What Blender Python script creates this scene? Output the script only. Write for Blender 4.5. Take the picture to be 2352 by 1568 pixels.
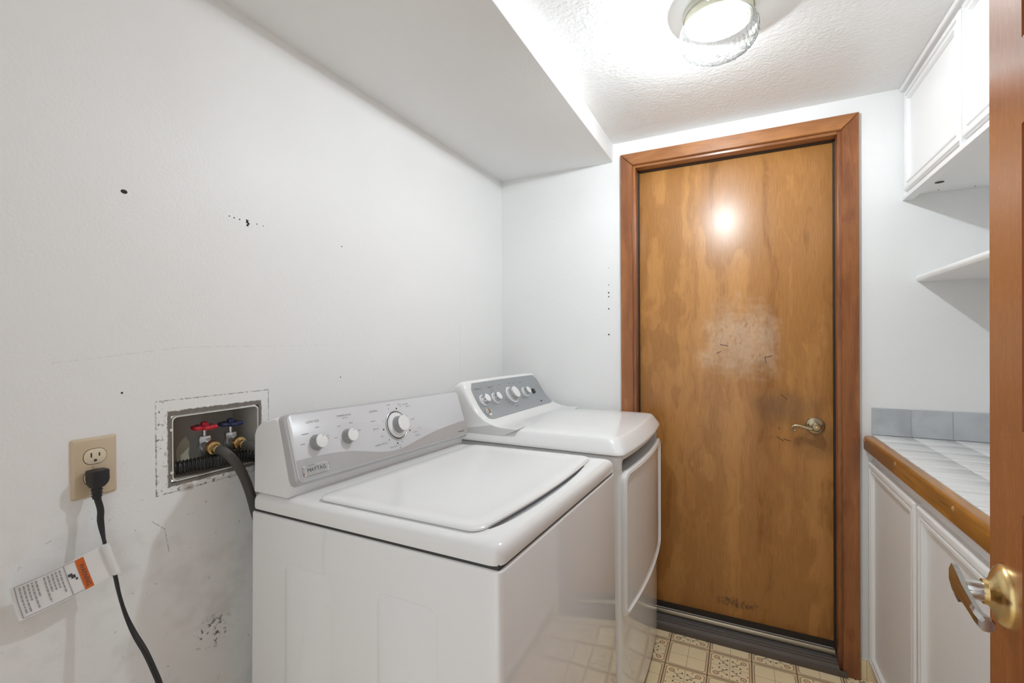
import bpy, bmesh, math, random
from mathutils import Vector, Matrix

random.seed(7)
for o in list(bpy.data.objects):
    bpy.data.objects.remove(o, do_unlink=True)
SC = bpy.context.scene
COL = SC.collection
PI = math.pi

# ------------------------------------------------------------------ camera
FPX, YAW, PITCH, ROLL, CAMH = 1065.18, math.radians(26.4255), math.radians(-.24165), math.radians(-.34295), 1.27
_f = Vector((-math.sin(YAW) * math.cos(PITCH), math.cos(YAW) * math.cos(PITCH), math.sin(PITCH)))
_r0 = Vector((math.cos(YAW), math.sin(YAW), 0))
_u0 = _r0.cross(_f)
_r = _r0 * math.cos(ROLL) + _u0 * math.sin(ROLL)
_u = -_r0 * math.sin(ROLL) + _u0 * math.cos(ROLL)
CAM = Vector((0, 0, CAMH))
cd = bpy.data.cameras.new('camera')
cd.sensor_width = 36.0
cd.lens = FPX / 2352 * 36.0
cd.clip_start = 0.02
cam = bpy.data.objects.new('camera', cd)
COL.objects.link(cam)
cam.matrix_world = Matrix(((_r.x, _u.x, -_f.x, 0), (_r.y, _u.y, -_f.y, 0), (_r.z, _u.z, -_f.z, CAMH), (0, 0, 0, 1)))
SC.camera = cam


def at(axis, val, u, v):
    """point where the sight line of photo pixel (u, v) meets the plane axis = val"""
    d = _r * ((u - 1176) / FPX) + _u * ((784 - v) / FPX) + _f
    return CAM + d * ((val - CAM[axis]) / d[axis])


# ------------------------------------------------------------------ world, exposure
W = bpy.data.worlds.new('world')
SC.world = W
W.use_nodes = True
W.node_tree.nodes['Background'].inputs[0].default_value = (.90, .96, 1.0, 1)
W.node_tree.nodes['Background'].inputs[1].default_value = 1.25
SC.view_settings.view_transform = 'Standard'
SC.view_settings.look = 'None'
SC.view_settings.exposure = 0.0
SC.view_settings.gamma = 1.0
SC.view_settings.use_curve_mapping = False
LAMP_WATTS = 124.0
SC.cycles.max_bounces = 8
SC.cycles.diffuse_bounces = 7
SC.cycles.glossy_bounces = 3
SC.cycles.transmission_bounces = 2
SC.cycles.transparent_max_bounces = 6

# room measures (metres)
XL, XR, YB, YF = -1.11, 0.86, 2.12, 0.0
ZC, ZS, XS = 2.163, 2.0815, -0.5305


# ------------------------------------------------------------------ node helpers
class NT:
    def __init__(s, name):
        s.m = bpy.data.materials.new(name)
        s.m.use_nodes = True
        s.t = s.m.node_tree
        s.b = s.t.nodes['Principled BSDF']
        s.out = s.t.nodes['Material Output']

    def n(s, typ):
        return s.t.nodes.new(typ)

    def link(s, a, b):
        s.t.links.new(a, b)

    def pos(s):
        g = s.n('ShaderNodeNewGeometry')
        x = s.n('ShaderNodeSeparateXYZ')
        s.link(g.outputs['Position'], x.inputs[0])
        return [E(s, x.outputs[i]) for i in range(3)]

    def obj(s):
        g = s.n('ShaderNodeTexCoord')
        x = s.n('ShaderNodeSeparateXYZ')
        s.link(g.outputs['Object'], x.inputs[0])
        return [E(s, x.outputs[i]) for i in range(3)]

    def math(s, op, *a):
        nd = s.n('ShaderNodeMath')
        nd.operation = op
        for i, q in enumerate(a):
            if isinstance(q, E):
                s.link(q.s, nd.inputs[i])
            else:
                nd.inputs[i].default_value = q
        return E(s, nd.outputs[0])

    def vec(s, x, y, z):
        nd = s.n('ShaderNodeCombineXYZ')
        for i, q in enumerate((x, y, z)):
            if isinstance(q, E):
                s.link(q.s, nd.inputs[i])
            else:
                nd.inputs[i].default_value = q
        return nd.outputs[0]

    def noise(s, vec, scale=1.0, detail=2.0, rough=.5, dist=0.0):
        nd = s.n('ShaderNodeTexNoise')
        s.link(vec, nd.inputs['Vector'])
        nd.inputs['Scale'].default_value = scale
        nd.inputs['Detail'].default_value = detail
        nd.inputs['Roughness'].default_value = rough
        nd.inputs['Distortion'].default_value = dist
        return E(s, nd.outputs[0])

    def voro(s, vec, scale=1.0, feature='F1'):
        nd = s.n('ShaderNodeTexVoronoi')
        nd.feature = feature
        s.link(vec, nd.inputs['Vector'])
        nd.inputs['Scale'].default_value = scale
        return E(s, nd.outputs['Distance'])

    def step(s, x, a, b):
        """smooth 0..1 as x goes a..b (b may be below a)"""
        nd = s.n('ShaderNodeMapRange')
        nd.interpolation_type = 'SMOOTHSTEP'
        s.link(x.s, nd.inputs[0])
        if a < b:
            v = (a, b, 0, 1)
        else:
            v = (b, a, 1, 0)
        for i in range(4):
            nd.inputs[i + 1].default_value = v[i]
        return E(s, nd.outputs[0])

    def mix(s, f, a, b):
        nd = s.n('ShaderNodeMix')
        nd.data_type = 'RGBA'
        if isinstance(f, E):
            s.link(f.s, nd.inputs[0])
        else:
            nd.inputs[0].default_value = f
        for i, q in ((6, a), (7, b)):
            if isinstance(q, (tuple, list)):
                nd.inputs[i].default_value = (*q[:3], 1)
            else:
                s.link(q, nd.inputs[i])
        return nd.outputs[2]

    def color(s, c):
        if isinstance(c, (tuple, list)):
            s.b.inputs['Base Color'].default_value = (*c[:3], 1)
        else:
            s.link(c, s.b.inputs['Base Color'])

    def set(s, **k):
        for q, v in k.items():
            i = s.b.inputs[q.replace('_', ' ')]
            if isinstance(v, E):
                s.link(v.s, i)
            else:
                i.default_value = v

    def bump(s, h, strength=.3, dist=.001):
        nd = s.n('ShaderNodeBump')
        nd.inputs['Strength'].default_value = strength
        nd.inputs['Distance'].default_value = dist
        s.link(h.s, nd.inputs['Height'])
        s.link(nd.outputs[0], s.b.inputs['Normal'])

    def seg(s, x, y, ax, ay, bx, by):
        """distance of (x, y) from the segment a-b"""
        dx, dy = bx - ax, by - ay
        L = dx * dx + dy * dy
        t = ((x - ax) * dx + (y - ay) * dy) / L
        t = t.clamp()
        ex, ey = x - ax - t * dx, y - ay - t * dy
        return (ex * ex + ey * ey).sqrt()

    def ell(s, x, y, cx, cy, rx, ry):
        a, b = (x - cx) / rx, (y - cy) / ry
        return (a * a + b * b).sqrt()


class E:
    def __init__(s, nt, sock):
        s.nt, s.s = nt, sock

    def __add__(s, o): return s.nt.math('ADD', s, o)
    __radd__ = __add__
    def __sub__(s, o): return s.nt.math('SUBTRACT', s, o)
    def __rsub__(s, o): return s.nt.math('SUBTRACT', o, s)
    def __mul__(s, o): return s.nt.math('MULTIPLY', s, o)
    __rmul__ = __mul__
    def __truediv__(s, o): return s.nt.math('DIVIDE', s, o)
    def abs(s): return s.nt.math('ABSOLUTE', s)
    def sqrt(s): return s.nt.math('SQRT', s)
    def floor(s): return s.nt.math('FLOOR', s)
    def fract(s): return s.nt.math('FRACT', s)
    def sin(s): return s.nt.math('SINE', s)
    def mod(s, o): return s.nt.math('FLOORED_MODULO', s, o)
    def min(s, o): return s.nt.math('MINIMUM', s, o)
    def max(s, o): return s.nt.math('MAXIMUM', s, o)
    def lt(s, o): return s.nt.math('LESS_THAN', s, o)
    def gt(s, o): return s.nt.math('GREATER_THAN', s, o)
    def pow(s, o): return s.nt.math('POWER', s, o)

    def clamp(s):
        r = s.nt.math('ADD', s, 0.0)
        r.s.node.use_clamp = True
        return r


def simple(name, c, rough=.5, metal=0.0, spec=.5, coat=0.0, bump=None):
    m = NT(name)
    m.color(c)
    m.set(Roughness=rough, Metallic=metal)
    m.b.inputs['Specular IOR Level'].default_value = spec
    if coat:
        m.b.inputs['Coat Weight'].default_value = coat
        m.b.inputs['Coat Roughness'].default_value = .06
    x, y, z = m.obj()
    if bump:
        m.bump(m.noise(m.vec(x, y, z), bump[0], 3), bump[1], bump[2])
    else:
        # faint unevenness so that no surface is perfectly uniform
        n = m.noise(m.vec(x, y, z), 35, 3)
        m.color(m.mix(n, tuple(q * .96 for q in c), tuple(min(1, q * 1.04) for q in c)))
    return m.m


M = {}


def paint(name, c, rough, scale, strength, dirt=None):
    m = NT(name)
    x, y, z = m.pos()
    v = m.vec(x, y, z)
    n = m.noise(v, scale, 2, .55)
    n2 = m.noise(v, scale * .35, 1)
    m.bump(n * .7 + n2 * .5, strength, .0022)
    m.set(Roughness=rough)
    big = m.noise(v, 2.2, 2, .6)
    col = m.mix(big, tuple(q * .97 for q in c), c)
    if dirt:
        col = dirt(m, x, y, z, col)
    m.color(col)
    return m.m


def dirt_left(m, x, y, z, col):
    g = m.vec(x, y, z)
    fine = m.noise(g, 420, 1, .6)
    mid = m.noise(g, 90, 3, .65)
    low = m.noise(g, 14, 2, .6)
    # scar of an old cover plate around the valve box
    ax, az = (y - .671).abs() - .130, (z - 1.043).abs() - .100
    d = ax.max(az)
    line = m.step(d.abs(), .0022, .0004) * m.step(mid + fine * .5, .62, .86)
    col = m.mix(line * .75, col, (.10, .095, .085))
    # soiled paint between that scar and the opening, worst at the left and below
    inside = m.step(d, .002, -.002)
    edge = m.step(y, .575, .545).max(m.step(z, .972, .945))
    spk = m.step(mid, .565, .63) * inside * edge
    col = m.mix(spk * .8, col, (.09, .08, .07))
    # torn brown board around the opening
    ox, oz = (y - .672).abs() - .104, (z - 1.037).abs() - .077
    od = ox.max(oz) + (mid - .5) * .008
    rim = m.step(od, .0065, .0035)
    col = m.mix(rim * .9, col, m.mix(mid, (.035, .026, .02), (.20, .16, .12)))
    low2 = m.step(z, .963, .957) * m.step(z, .935, .941) * m.step((y - .66).abs(), .08, .06) * m.step(low, .47, .53)
    col = m.mix(low2 * .6, col, (.30, .24, .18))
    # scuffs low down, then specks and a broken darkening towards the bottom
    e1 = m.ell(y, z, .655, .592, .055, .05)
    sc = m.step(e1, 1.0, .35) * m.step(mid + low * .25, .66, .74)
    col = m.mix(sc * .85, col, (.05, .045, .04))
    low_zone = m.step(z, 1.12, .85)
    sp = m.step(m.noise(g, 55, 2, .7), .685, .73) * low_zone
    col = m.mix(sp * .35, col, (.20, .18, .16))
    col = m.mix(low_zone * m.step(low, .45, .75) * .22, col, (.45, .42, .38))
    cr = m.seg(y, z, .533, .892, .556, .869).min(m.seg(y, z, .556, .869, .564, .817))
    col = m.mix(m.step(cr, .0016, .0005) * m.step(fine, .35, .6) * .6, col, (.16, .14, .13))
    # pencil-thin seam of the board joint and a patched square
    se = m.seg(y, z, .378, 1.232, .595, 1.2575).min(m.seg(y, z, .595, 1.2575, 1.045, 1.256))
    col = m.mix(m.step(se, .0014, .0004) * m.step(mid, .4, .6) * .28, col, (.45, .44, .43))
    pt = m.seg(y, z, 1.725, 1.345, 1.717, 1.06)
    col = m.mix(m.step(pt, .002, .0006) * .2, col, (.4, .39, .37))
    return col


M['wall'] = paint('wall paint', (.87, .87, .862), .50, 165, .32)
M['wall_left'] = paint('wall paint soiled', (.87, .87, .862), .50, 165, .32, dirt_left)
M['ceiling'] = paint('ceiling texture paint', (.87, .87, .863), .40, 85, 1.0)
M['soffit'] = paint('soffit paint', (.87, .87, .862), .55, 150, .22)


def enamel(name, c, rough, coat=0):
    m = NT(name)
    x, y, z = m.obj()
    n = m.noise(m.vec(x, y, z), 6, 3)
    m.color(m.mix(n, tuple(q * .975 for q in c), c))
    m.set(Roughness=rough)
    m.b.inputs['Specular IOR Level'].default_value = .55
    if coat:
        m.b.inputs['Coat Weight'].default_value = coat
        m.b.inputs['Coat IOR'].default_value = 1.5
        m.b.inputs['Coat Roughness'].default_value = .015
    m.bump(m.noise(m.vec(x, y, z), 25, 2), .01, .0003)
    return m.m


M['enamel'] = enamel('white enamel', (.87, .87, .865), .05, .30)
M['enamel_top'] = enamel('white enamel top', (.87, .87, .865), .16)
M['plastic'] = enamel('white plastic', (.85, .85, .85), .28)
M['panel_white'] = enamel('pale panel plastic', (.66, .66, .68), .30)
M['cab_white'] = enamel('white cabinet paint', (.88, .88, .875), .30)
M['cab_panel'] = enamel('cabinet panel film', (.85, .85, .845), .32)
M['grey_panel'] = simple('silver grey panel', (.36, .38, .395), .35, .25)
M['brushed'] = simple('brushed silver', (.50, .50, .505), .34, .25)
M['knob_side_shaded'] = simple('knob side grey with shade', (.33, .33, .325), .35, .2)  # grey knob sides, darkened: their shade is put into the colour
M['chrome'] = simple('chrome', (.80, .80, .80), .16, 1.0)
M['dark'] = simple('dark gap', (.025, .025, .025), .7)
M['gap'] = simple('dark rubber and recess shade', (.05, .05, .048), .7)
M['recess'] = simple('grey recess shade', (.50, .50, .52), .4)
M['ink'] = simple('grey print', (.36, .36, .38), .6)
M['ink_dark'] = simple('dark print', (.07, .07, .08), .6)
M['black'] = simple('black rubber', (.018, .018, .019), .45)
M['black_gloss'] = simple('glossy black plastic', (.022, .022, .022), .22)
M['hose'] = simple('grey rubber hose', (.075, .072, .065), .6, bump=(260, .5, .0008))
M['brass'] = simple('brass', (.72, .52, .24), .28, 1.0)
M['brass_antique'] = simple('antique brass', (.50, .42, .28), .30, 1.0)
M['nickel'] = simple('polished lever metal', (.62, .60, .57), .12, 1.0)
M['zinc'] = simple('zinc valve', (.55, .57, .60), .35, .85, bump=(120, .3, .001))
M['red'] = simple('red valve handle', (.55, .012, .03), .3)
M['blue'] = simple('dark blue valve handle', (.012, .022, .085), .3)
M['almond'] = simple('almond plastic', (.62, .50, .35), .38)
M['almond_light'] = simple('light almond plastic', (.74, .63, .46), .35)
M['box_grey'] = simple('grey box plastic', (.42, .40, .36), .5, bump=(20, .2, .002))
M['box_rim'] = simple('box rim', (.72, .70, .64), .5)
M['tag'] = simple('white tag paper', (.80, .79, .79), .45)
M['orange'] = simple('orange warning print', (.62, .13, .02), .5)
M['grout'] = simple('grout', (.66, .64, .60), .8)
M['cream'] = simple('cream enamel', (.72, .70, .55), .35)
M['sill'] = simple('dark threshold', (.11, .088, .075), .45, bump=(60, .4, .001))
M['sweep'] = simple('bronze sweep', (.30, .25, .18), .40, .8)
M['dark_brown'] = simple('dark brown seal', (.028, .019, .013), .6)
M['hole'] = simple('nail hole', (.03, .03, .028), .9)


def wood(name, dark, light, axis, seed, rough=.34, scale=1.0, red=None, extra=None, coat=.25):
    """axis: the grain direction, 0 1 2; co-ordinates are world metres"""
    m = NT(name)
    p = m.pos()
    st = [26 * scale, 26 * scale, 26 * scale]
    st[axis] = 1.7 * scale
    q = [(p[i] + seed * .37) * st[i] for i in range(3)]
    warp = m.noise(m.vec(*[p[i] * (3.0 if i == axis else 6.0) for i in range(3)]), 1, 3)
    big = m.noise(m.vec(*[c + warp * 3.2 for c in q]), .42, 5, .62)
    st2 = [330, 330, 330]
    st2[axis] = 14
    fine = m.noise(m.vec(*[p[i] * st2[i] for i in range(3)]), 1, 3, .6)
    rings = ((big * 34).sin() * .5 + .5)
    f = (big * 1.9 - .45 + (rings - .5) * .16 + (fine - .5) * .75).clamp()
    col = m.mix(f, dark, light)
    if red:
        blot = m.step(m.noise(m.vec(*[p[i] * (2.2 if i == axis else 14) for i in range(3)]), 1.3, 4, .6), .45, .68)
        col = m.mix(blot * .55, col, red)
    r = fine * .12 + (rough - .06)
    if extra:
        col, r = extra(m, p, col, r)
    m.color(col)
    m.set(Roughness=r)
    m.b.inputs['Coat Weight'].default_value = coat
    m.b.inputs['Coat Roughness'].default_value = .30
    m.bump(fine, .10, .0006)
    return m.m


def door_wear(m, p, col, r):
    x, y, z = p
    g = m.vec(x * 1.0, y, z)
    n = m.noise(g, 16, 4, .7)
    n2 = m.noise(m.vec(x * 1.6, y, z * .8), 60, 3, .7)
    n3 = m.noise(g, 7, 3, .65)
    # pale rubbed patch, with fine scratches
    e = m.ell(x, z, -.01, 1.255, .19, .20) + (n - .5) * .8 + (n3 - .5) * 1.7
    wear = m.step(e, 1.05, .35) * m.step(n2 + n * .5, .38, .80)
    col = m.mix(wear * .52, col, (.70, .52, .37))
    # hand grime round the handle
    e2 = m.ell(x, z, .16, .985, .15, .085) + (n - .5) * .8
    col = m.mix(m.step(e2, 1.15, .2) * .42, col, (.10, .066, .045))
    e5 = m.ell(x, z, .27, .86, .11, .10) + (n - .5) * .9
    col = m.mix(m.step(e5, 1.0, .3) * .35, col, (.10, .05, .02))
    # dirt at the foot
    e3 = m.ell(x, z, -.02, .145, .10, .028) + (n - .5) * 1.1
    col = m.mix(m.step(e3, 1.0, .5) * m.step(n2, .42, .6) * .75, col, (.05, .03, .02))
    # gouges
    for a in ((-.085, 1.243, -.055, 1.237), (-.10, 1.205, -.085, 1.213), (.083, 1.19, .087, 1.166), (.083, 1.19, .108, 1.197),
              (.125, .866, .147, .851), (.150, .859, .172, .852), (.132, .905, .135, .896), (.14, 1.04, .16, 1.02)):
        thin = .0007 if a[3] == 1.02 else .0017
        s = m.seg(x, z, *a) + (n2 - .5) * .003
        col = m.mix(m.step(s, thin + .0009, thin * .5) * .85, col, (.05, .022, .012))
    e4 = m.ell(x, z, -.01, 1.255, .2, .2)
    r = r + wear * .16
    return col, r


M['door'] = wood('birch door veneer', (.26, .098, .018), (.60, .29, .085), 2, 1.0, .33, .55, extra=door_wear)
M['casing_v'] = wood('stained casing vertical', (.20, .062, .018), (.44, .17, .052), 2, 3.0, .32, 1.0, red=(.15, .043, .022))
M['casing_h'] = wood('stained casing horizontal', (.22, .070, .018), (.48, .20, .062), 0, 4.0, .32, 1.0, red=(.17, .05, .024))
M['entry'] = wood('entry door stain', (.31, .088, .019), (.43, .138, .034), 2, 8.0, .26, .7, coat=.9)
M['entry_rec'] = wood('darker entry door panel', (.15, .036, .010), (.30, .085, .020), 2, 9.0, .34, .7, coat=.4)  # darker copy of the door colour, for the recessed panels


def nick(m, p, col, r):
    x, y, z = p
    n = m.noise(m.vec(x, y, z), 130, 3, .7)
    col = m.mix(m.step(n, .70, .76) * .6, col, (.75, .50, .28))
    return col, r


M['oak'] = wood('oak counter edge', (.13, .036, .004), (.68, .30, .035), 1, 5.0, .30, 2.0, coat=.5, extra=nick)
M['plug_wood'] = wood('light wood plug', (.42, .20, .07), (.62, .36, .17), 1, 6.0, .35, 1.0)


def tile_mat(name, dark, light, axis):
    m = NT(name)
    p = m.pos()
    st = [4.0, 4.0, 4.0]
    st[1 - axis] = 55.0
    w = m.noise(m.vec(p[0] * 5, p[1] * 5, p[2] * 5), 1, 2)
    v = m.noise(m.vec(*[p[i] * st[i] + w * 1.2 for i in range(3)]), 1, 4, .6)
    cl = m.noise(m.vec(*[p[i] * 18 for i in range(3)]), 1, 3)
    m.color(m.mix(m.step(v * .75 + cl * .25, .32, .62), dark, light))
    m.set(Roughness=.16)
    return m.m


M['tile'] = tile_mat('veined white tile', (.74, .74, .735), (.85, .85, .845), 0)
M['tile_grey'] = tile_mat('grey wall tile', (.41, .43, .45), (.54, .56, .58), 0)


def vinyl():
    m = NT('printed vinyl floor')
    x, y, z = m.pos()
    S = .152
    u, v = (x + .276) / S, (y - 1.888) / S
    iu, iv = u.floor(), v.floor()
    fu, fv = u.fract(), v.fract()
    flor = (iu + iv).mod(2.0)
    eu, ev = (fu - .5).abs(), (fv - .5).abs()          # 0 centre .. 0.5 edge
    edge = .5 - eu.max(ev)
    # rounded inner frame
    h, rr = .442, .085
    qx, qy = (eu - (h - rr)).max(0.0), (ev - (h - rr)).max(0.0)
    sd = (qx * qx + qy * qy).sqrt() - rr
    frame = m.step(sd.abs(), .0095, .005)
    joint = m.step(edge, .012, .007)
    thin = m.step(eu.min(ev), .0065, .003) * m.step(edge, .05, .055)
    # flower sub-tiles
    su, sv = (u * 2.0).fract(), (v * 2.0).fract()
    pu, pv = (u * 2.0).floor().mod(2.0), (v * 2.0).floor().mod(2.0)
    a = su * (1.0 - pu) + (1.0 - su) * pu
    b = sv * (1.0 - pv) + (1.0 - sv) * pv
    # the motif: a ring bloom, a stem and leaves
    d = m.ell(a, b, .38, .38, 1, 1)
    ring = m.step((d - .115).abs(), .034, .018).max(m.step(d, .05, .03))
    stem = m.step(m.seg(a, b, .46, .46, .86, .80), .026, .012).max(m.step(m.seg(a, b, .62, .60, .86, .46), .022, .01))
    leaf = None
    for (cx, cy, rx, ry) in ((.86, .82, .075, .05), (.88, .44, .05, .075), (.52, .84, .05, .075), (.68, .74, .05, .05), (.20, .66, .05, .04), (.66, .22, .04, .05)):
        q = m.step(m.ell(a, b, cx, cy, rx, ry), 1.1, .7)
        leaf = q if leaf is None else leaf.max(q)
    motif = stem.max(leaf) * flor
    bloom = ring * flor
    n = m.noise(m.vec(x, y, z), 260, 3, .7)
    cl = m.noise(m.vec(x, y, z), 12, 3, .6)
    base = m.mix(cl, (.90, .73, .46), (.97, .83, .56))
    base = m.mix(m.step(n, .66, .72) * .5, base, (.30, .18, .08))
    base = m.mix(m.step(edge, .055, .05) * .45, base, (.52, .33, .17))
    col = m.mix(frame * .9, base, (.17, .105, .06))
    col = m.mix(thin * .75, col, (.20, .12, .065))
    col = m.mix(joint * 1.0, col, (.085, .04, .022))
    col = m.mix(motif * .85, col, (.10, .085, .065))
    col = m.mix(bloom * .85, col, (.33, .11, .065))
    m.color(col)
    m.set(Roughness=.26)
    m.bump(joint * -1.0 + n * .2, .15, .0008)
    return m.m


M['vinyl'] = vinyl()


def globe_glass():
    """clear glass: the pressed pattern is real relief in the mesh"""
    m = NT('pressed clear glass')
    lw = m.n('ShaderNodeLayerWeight')
    lw.inputs[0].default_value = .42
    tr = m.n('ShaderNodeBsdfTransparent')
    m.link(m.mix(E(m, lw.outputs['Facing']), (.96, .96, .96), (.34, .35, .36)), tr.inputs[0])
    tl = m.n('ShaderNodeBsdfTranslucent')
    tl.inputs[0].default_value = (1, .99, .97, 1)
    gl = m.n('ShaderNodeBsdfGlossy')
    gl.inputs['Roughness'].default_value = .10
    a = m.n('ShaderNodeMixShader')
    a.inputs[0].default_value = .006
    m.link(tr.outputs[0], a.inputs[1])
    m.link(tl.outputs[0], a.inputs[2])
    b = m.n('ShaderNodeMixShader')
    b.inputs[0].default_value = .09
    m.link(a.outputs[0], b.inputs[1])
    m.link(gl.outputs[0], b.inputs[2])
    m.link(b.outputs[0], m.out.inputs[0])
    return m.m


M['glass'] = globe_glass()


def bulb_mat(name, strength):
    m = NT(name)
    m.color((.9, .9, .88))
    m.set(Roughness=.4)
    m.b.inputs['Emission Color'].default_value = (1.0, .965, .91, 1)
    m.b.inputs['Emission Strength'].default_value = strength
    return m.m


M['bulb_on'] = bulb_mat('lit bulb', 60.0)
M['bulb_on'].cycles.emission_sampling = 'NONE'
M['bulb_off'] = simple('dead frosted bulb', (.75, .75, .73), .4)


# ------------------------------------------------------------------ mesh helpers
class MB:
    def __init__(s):
        s.v, s.f = [], []

    def add(s, vs, fs):
        o = len(s.v)
        s.v += [Vector(q) for q in vs]
        s.f += [[i + o for i in f] for f in fs]
        return s

    def map(s, fn):
        s.v = [Vector(fn(q)) for q in s.v]
        return s

    def join(s, o):
        return s.add(o.v, o.f)

    def box(s, x0, x1, y0, y1, z0, z1):
        vs = [(x, y, z) for z in (z0, z1) for y in (y0, y1) for x in (x0, x1)]
        return s.add(vs, [(0, 2, 3, 1), (4, 5, 7, 6), (0, 1, 5, 4), (2, 6, 7, 3), (0, 4, 6, 2), (1, 3, 7, 5)])

    def loft(s, rings, cap0=True, cap1=True, close=True):
        n = len(rings[0])
        vs = [q for r in rings for q in r]
        fs = []
        for k in range(len(rings) - 1):
            for i in range(n if close else n - 1):
                j = (i + 1) % n
                fs.append((k * n + i, k * n + j, (k + 1) * n + j, (k + 1) * n + i))
        if cap0:
            fs.append(tuple(reversed(range(n))))
        if cap1:
            fs.append(tuple(range((len(rings) - 1) * n, len(rings) * n)))
        return s.add(vs, fs)

    def rbox(s, x0, x1, y0, y1, z0, z1, b=.003, r=None, n=3):
        """box with softened edges; r = radius of the upright corners"""
        r = max(b, r or b)
        k = 3
        rings = []
        for i in range(k + 1):
            a = PI / 2 * i / k
            d = b * (1 - math.sin(a))
            rings.append([(p[0], p[1], z0 + b * (1 - math.cos(a))) for p in rrect(x0 + d, x1 - d, y0 + d, y1 - d, max(r - d, .0003), n)])
        for i in range(k + 1):
            a = PI / 2 * i / k
            d = b * (1 - math.cos(a))
            rings.append([(p[0], p[1], z1 - b + b * math.sin(a)) for p in rrect(x0 + d, x1 - d, y0 + d, y1 - d, max(r - d, .0003), n)])
        return s.loft(rings)

    def tube(s, pts, rad, n=10, flat=None, twist=None):
        pts = [Vector(p) for p in pts]
        N = len(pts)
        rad = rad if isinstance(rad, (list, tuple)) else [rad] * N
        up = None
        rings = []
        for i in range(N):
            t = (pts[min(i + 1, N - 1)] - pts[max(i - 1, 0)]).normalized()
            if up is None:
                up = t.orthogonal().normalized() if flat is None else Vector(flat)
            up = (up - t * up.dot(t)).normalized()
            sd = t.cross(up)
            k = (twist[i] if twist else 0)
            asp = .55 if flat is not None else 1.0
            ring = []
            for j in range(n):
                a = 2 * PI * j / n
                c, w = math.cos(a) * rad[i], math.sin(a) * rad[i] * asp
                c, w = c * math.cos(k) - w * math.sin(k), c * math.sin(k) + w * math.cos(k)
                ring.append(pts[i] + sd * c + up * w)
            rings.append(ring)
        return s.loft(rings)

    def lathe(s, prof, n=24, org=(0, 0, 0), axis=(0, 0, 1), cap0=True, cap1=True, lob=None):
        ax = Vector(axis).normalized()
        a = ax.orthogonal().normalized()
        b = ax.cross(a)
        org = Vector(org)
        rings = []
        for (r, h) in prof:
            ring = []
            for i in range(n):
                t = 2 * PI * i / n
                k = r * (1 + (lob[1] * math.cos(lob[0] * t) if lob else 0))
                ring.append(org + ax * h + a * (k * math.cos(t)) + b * (k * math.sin(t)))
            rings.append(ring)
        return s.loft(rings, cap0, cap1)


def rrect(x0, x1, y0, y1, r, n=5):
    r = min(r, (x1 - x0) / 2 - 1e-5, (y1 - y0) / 2 - 1e-5)
    out = []
    for cx, cy, a0 in ((x1 - r, y1 - r, 0), (x0 + r, y1 - r, PI / 2), (x0 + r, y0 + r, PI), (x1 - r, y0 + r, 1.5 * PI)):
        for i in range(n + 1):
            a = a0 + PI / 2 * i / n
            out.append((cx + r * math.cos(a), cy + r * math.sin(a)))
    return out


def spline(pts, k=8):
    """Catmull-Rom through the points"""
    P = [Vector(p) for p in pts]
    P = [P[0] * 2 - P[1]] + P + [P[-1] * 2 - P[-2]]
    out = []
    for i in range(1, len(P) - 2):
        for j in range(k):
            t = j / k
            a, b, c, d = P[i - 1:i + 3]
            out.append(.5 * ((2 * b) + (c - a) * t + (2 * a - 5 * b + 4 * c - d) * t * t + (3 * b - a - 3 * c + d) * t ** 3))
    out.append(P[-2])
    return out


def mesh(name, mb, mat, smooth=35):
    me = bpy.data.meshes.new(name)
    me.from_pydata([tuple(v) for v in mb.v], [], mb.f)
    bm = bmesh.new()
    bm.from_mesh(me)
    bmesh.ops.recalc_face_normals(bm, faces=bm.faces)
    bm.to_mesh(me)
    bm.free()
    if smooth:
        me.polygons.foreach_set('use_smooth', [True] * len(me.polygons))
        me.set_sharp_from_angle(angle=math.radians(smooth))
    me.materials.append(M[mat])
    me.update()
    return me


def root_of(o):
    while o.parent:
        o = o.parent
    return o


def part(name, mb, mat, parent, world=False, smooth=35, label=None):
    """a mesh child; its vertices are in the frame of the thing at the top (or world metres)"""
    if world:
        inv = root_of(parent).matrix_basis.inverted()
        mb = MB().add([inv @ v for v in mb.v], mb.f)
    o = bpy.data.objects.new(name, mesh(name, mb, mat, smooth))
    COL.objects.link(o)
    o.parent = parent
    if label:
        o['label'] = label
    if name in ('lettering', 'dial_marks', 'tag_small_print', 'tag_lettering', 'tag_pictogram', 'handle_hole'):
        o['kind'] = 'stuff'
    return o


def thing(name, label, cat, loc=(0, 0, 0), rot=None, group=None):
    o = bpy.data.objects.new(name, None)
    o.empty_display_size = .05
    COL.objects.link(o)
    o.matrix_basis = Matrix.Translation(loc) @ (rot.to_4x4() if rot else Matrix.Identity(4))
    o['label'] = label
    o['category'] = cat
    if group:
        o['group'] = group
    return o


def struct(name, mb, mat, label=None, smooth=35):
    o = bpy.data.objects.new(name, mesh(name, mb, mat, smooth) if mb else None)
    COL.objects.link(o)
    o['kind'] = 'structure'
    if label:
        o['label'] = label
    return o


def single(name, mb, mat, label, cat, org=(0, 0, 0), group=None, smooth=35):
    org = Vector(org)
    mb = MB().add([v - org for v in mb.v], mb.f)
    o = bpy.data.objects.new(name, mesh(name, mb, mat, smooth))
    o.location = org
    COL.objects.link(o)
    o['label'], o['category'] = label, cat
    if group:
        o['group'] = group
    return o


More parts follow.
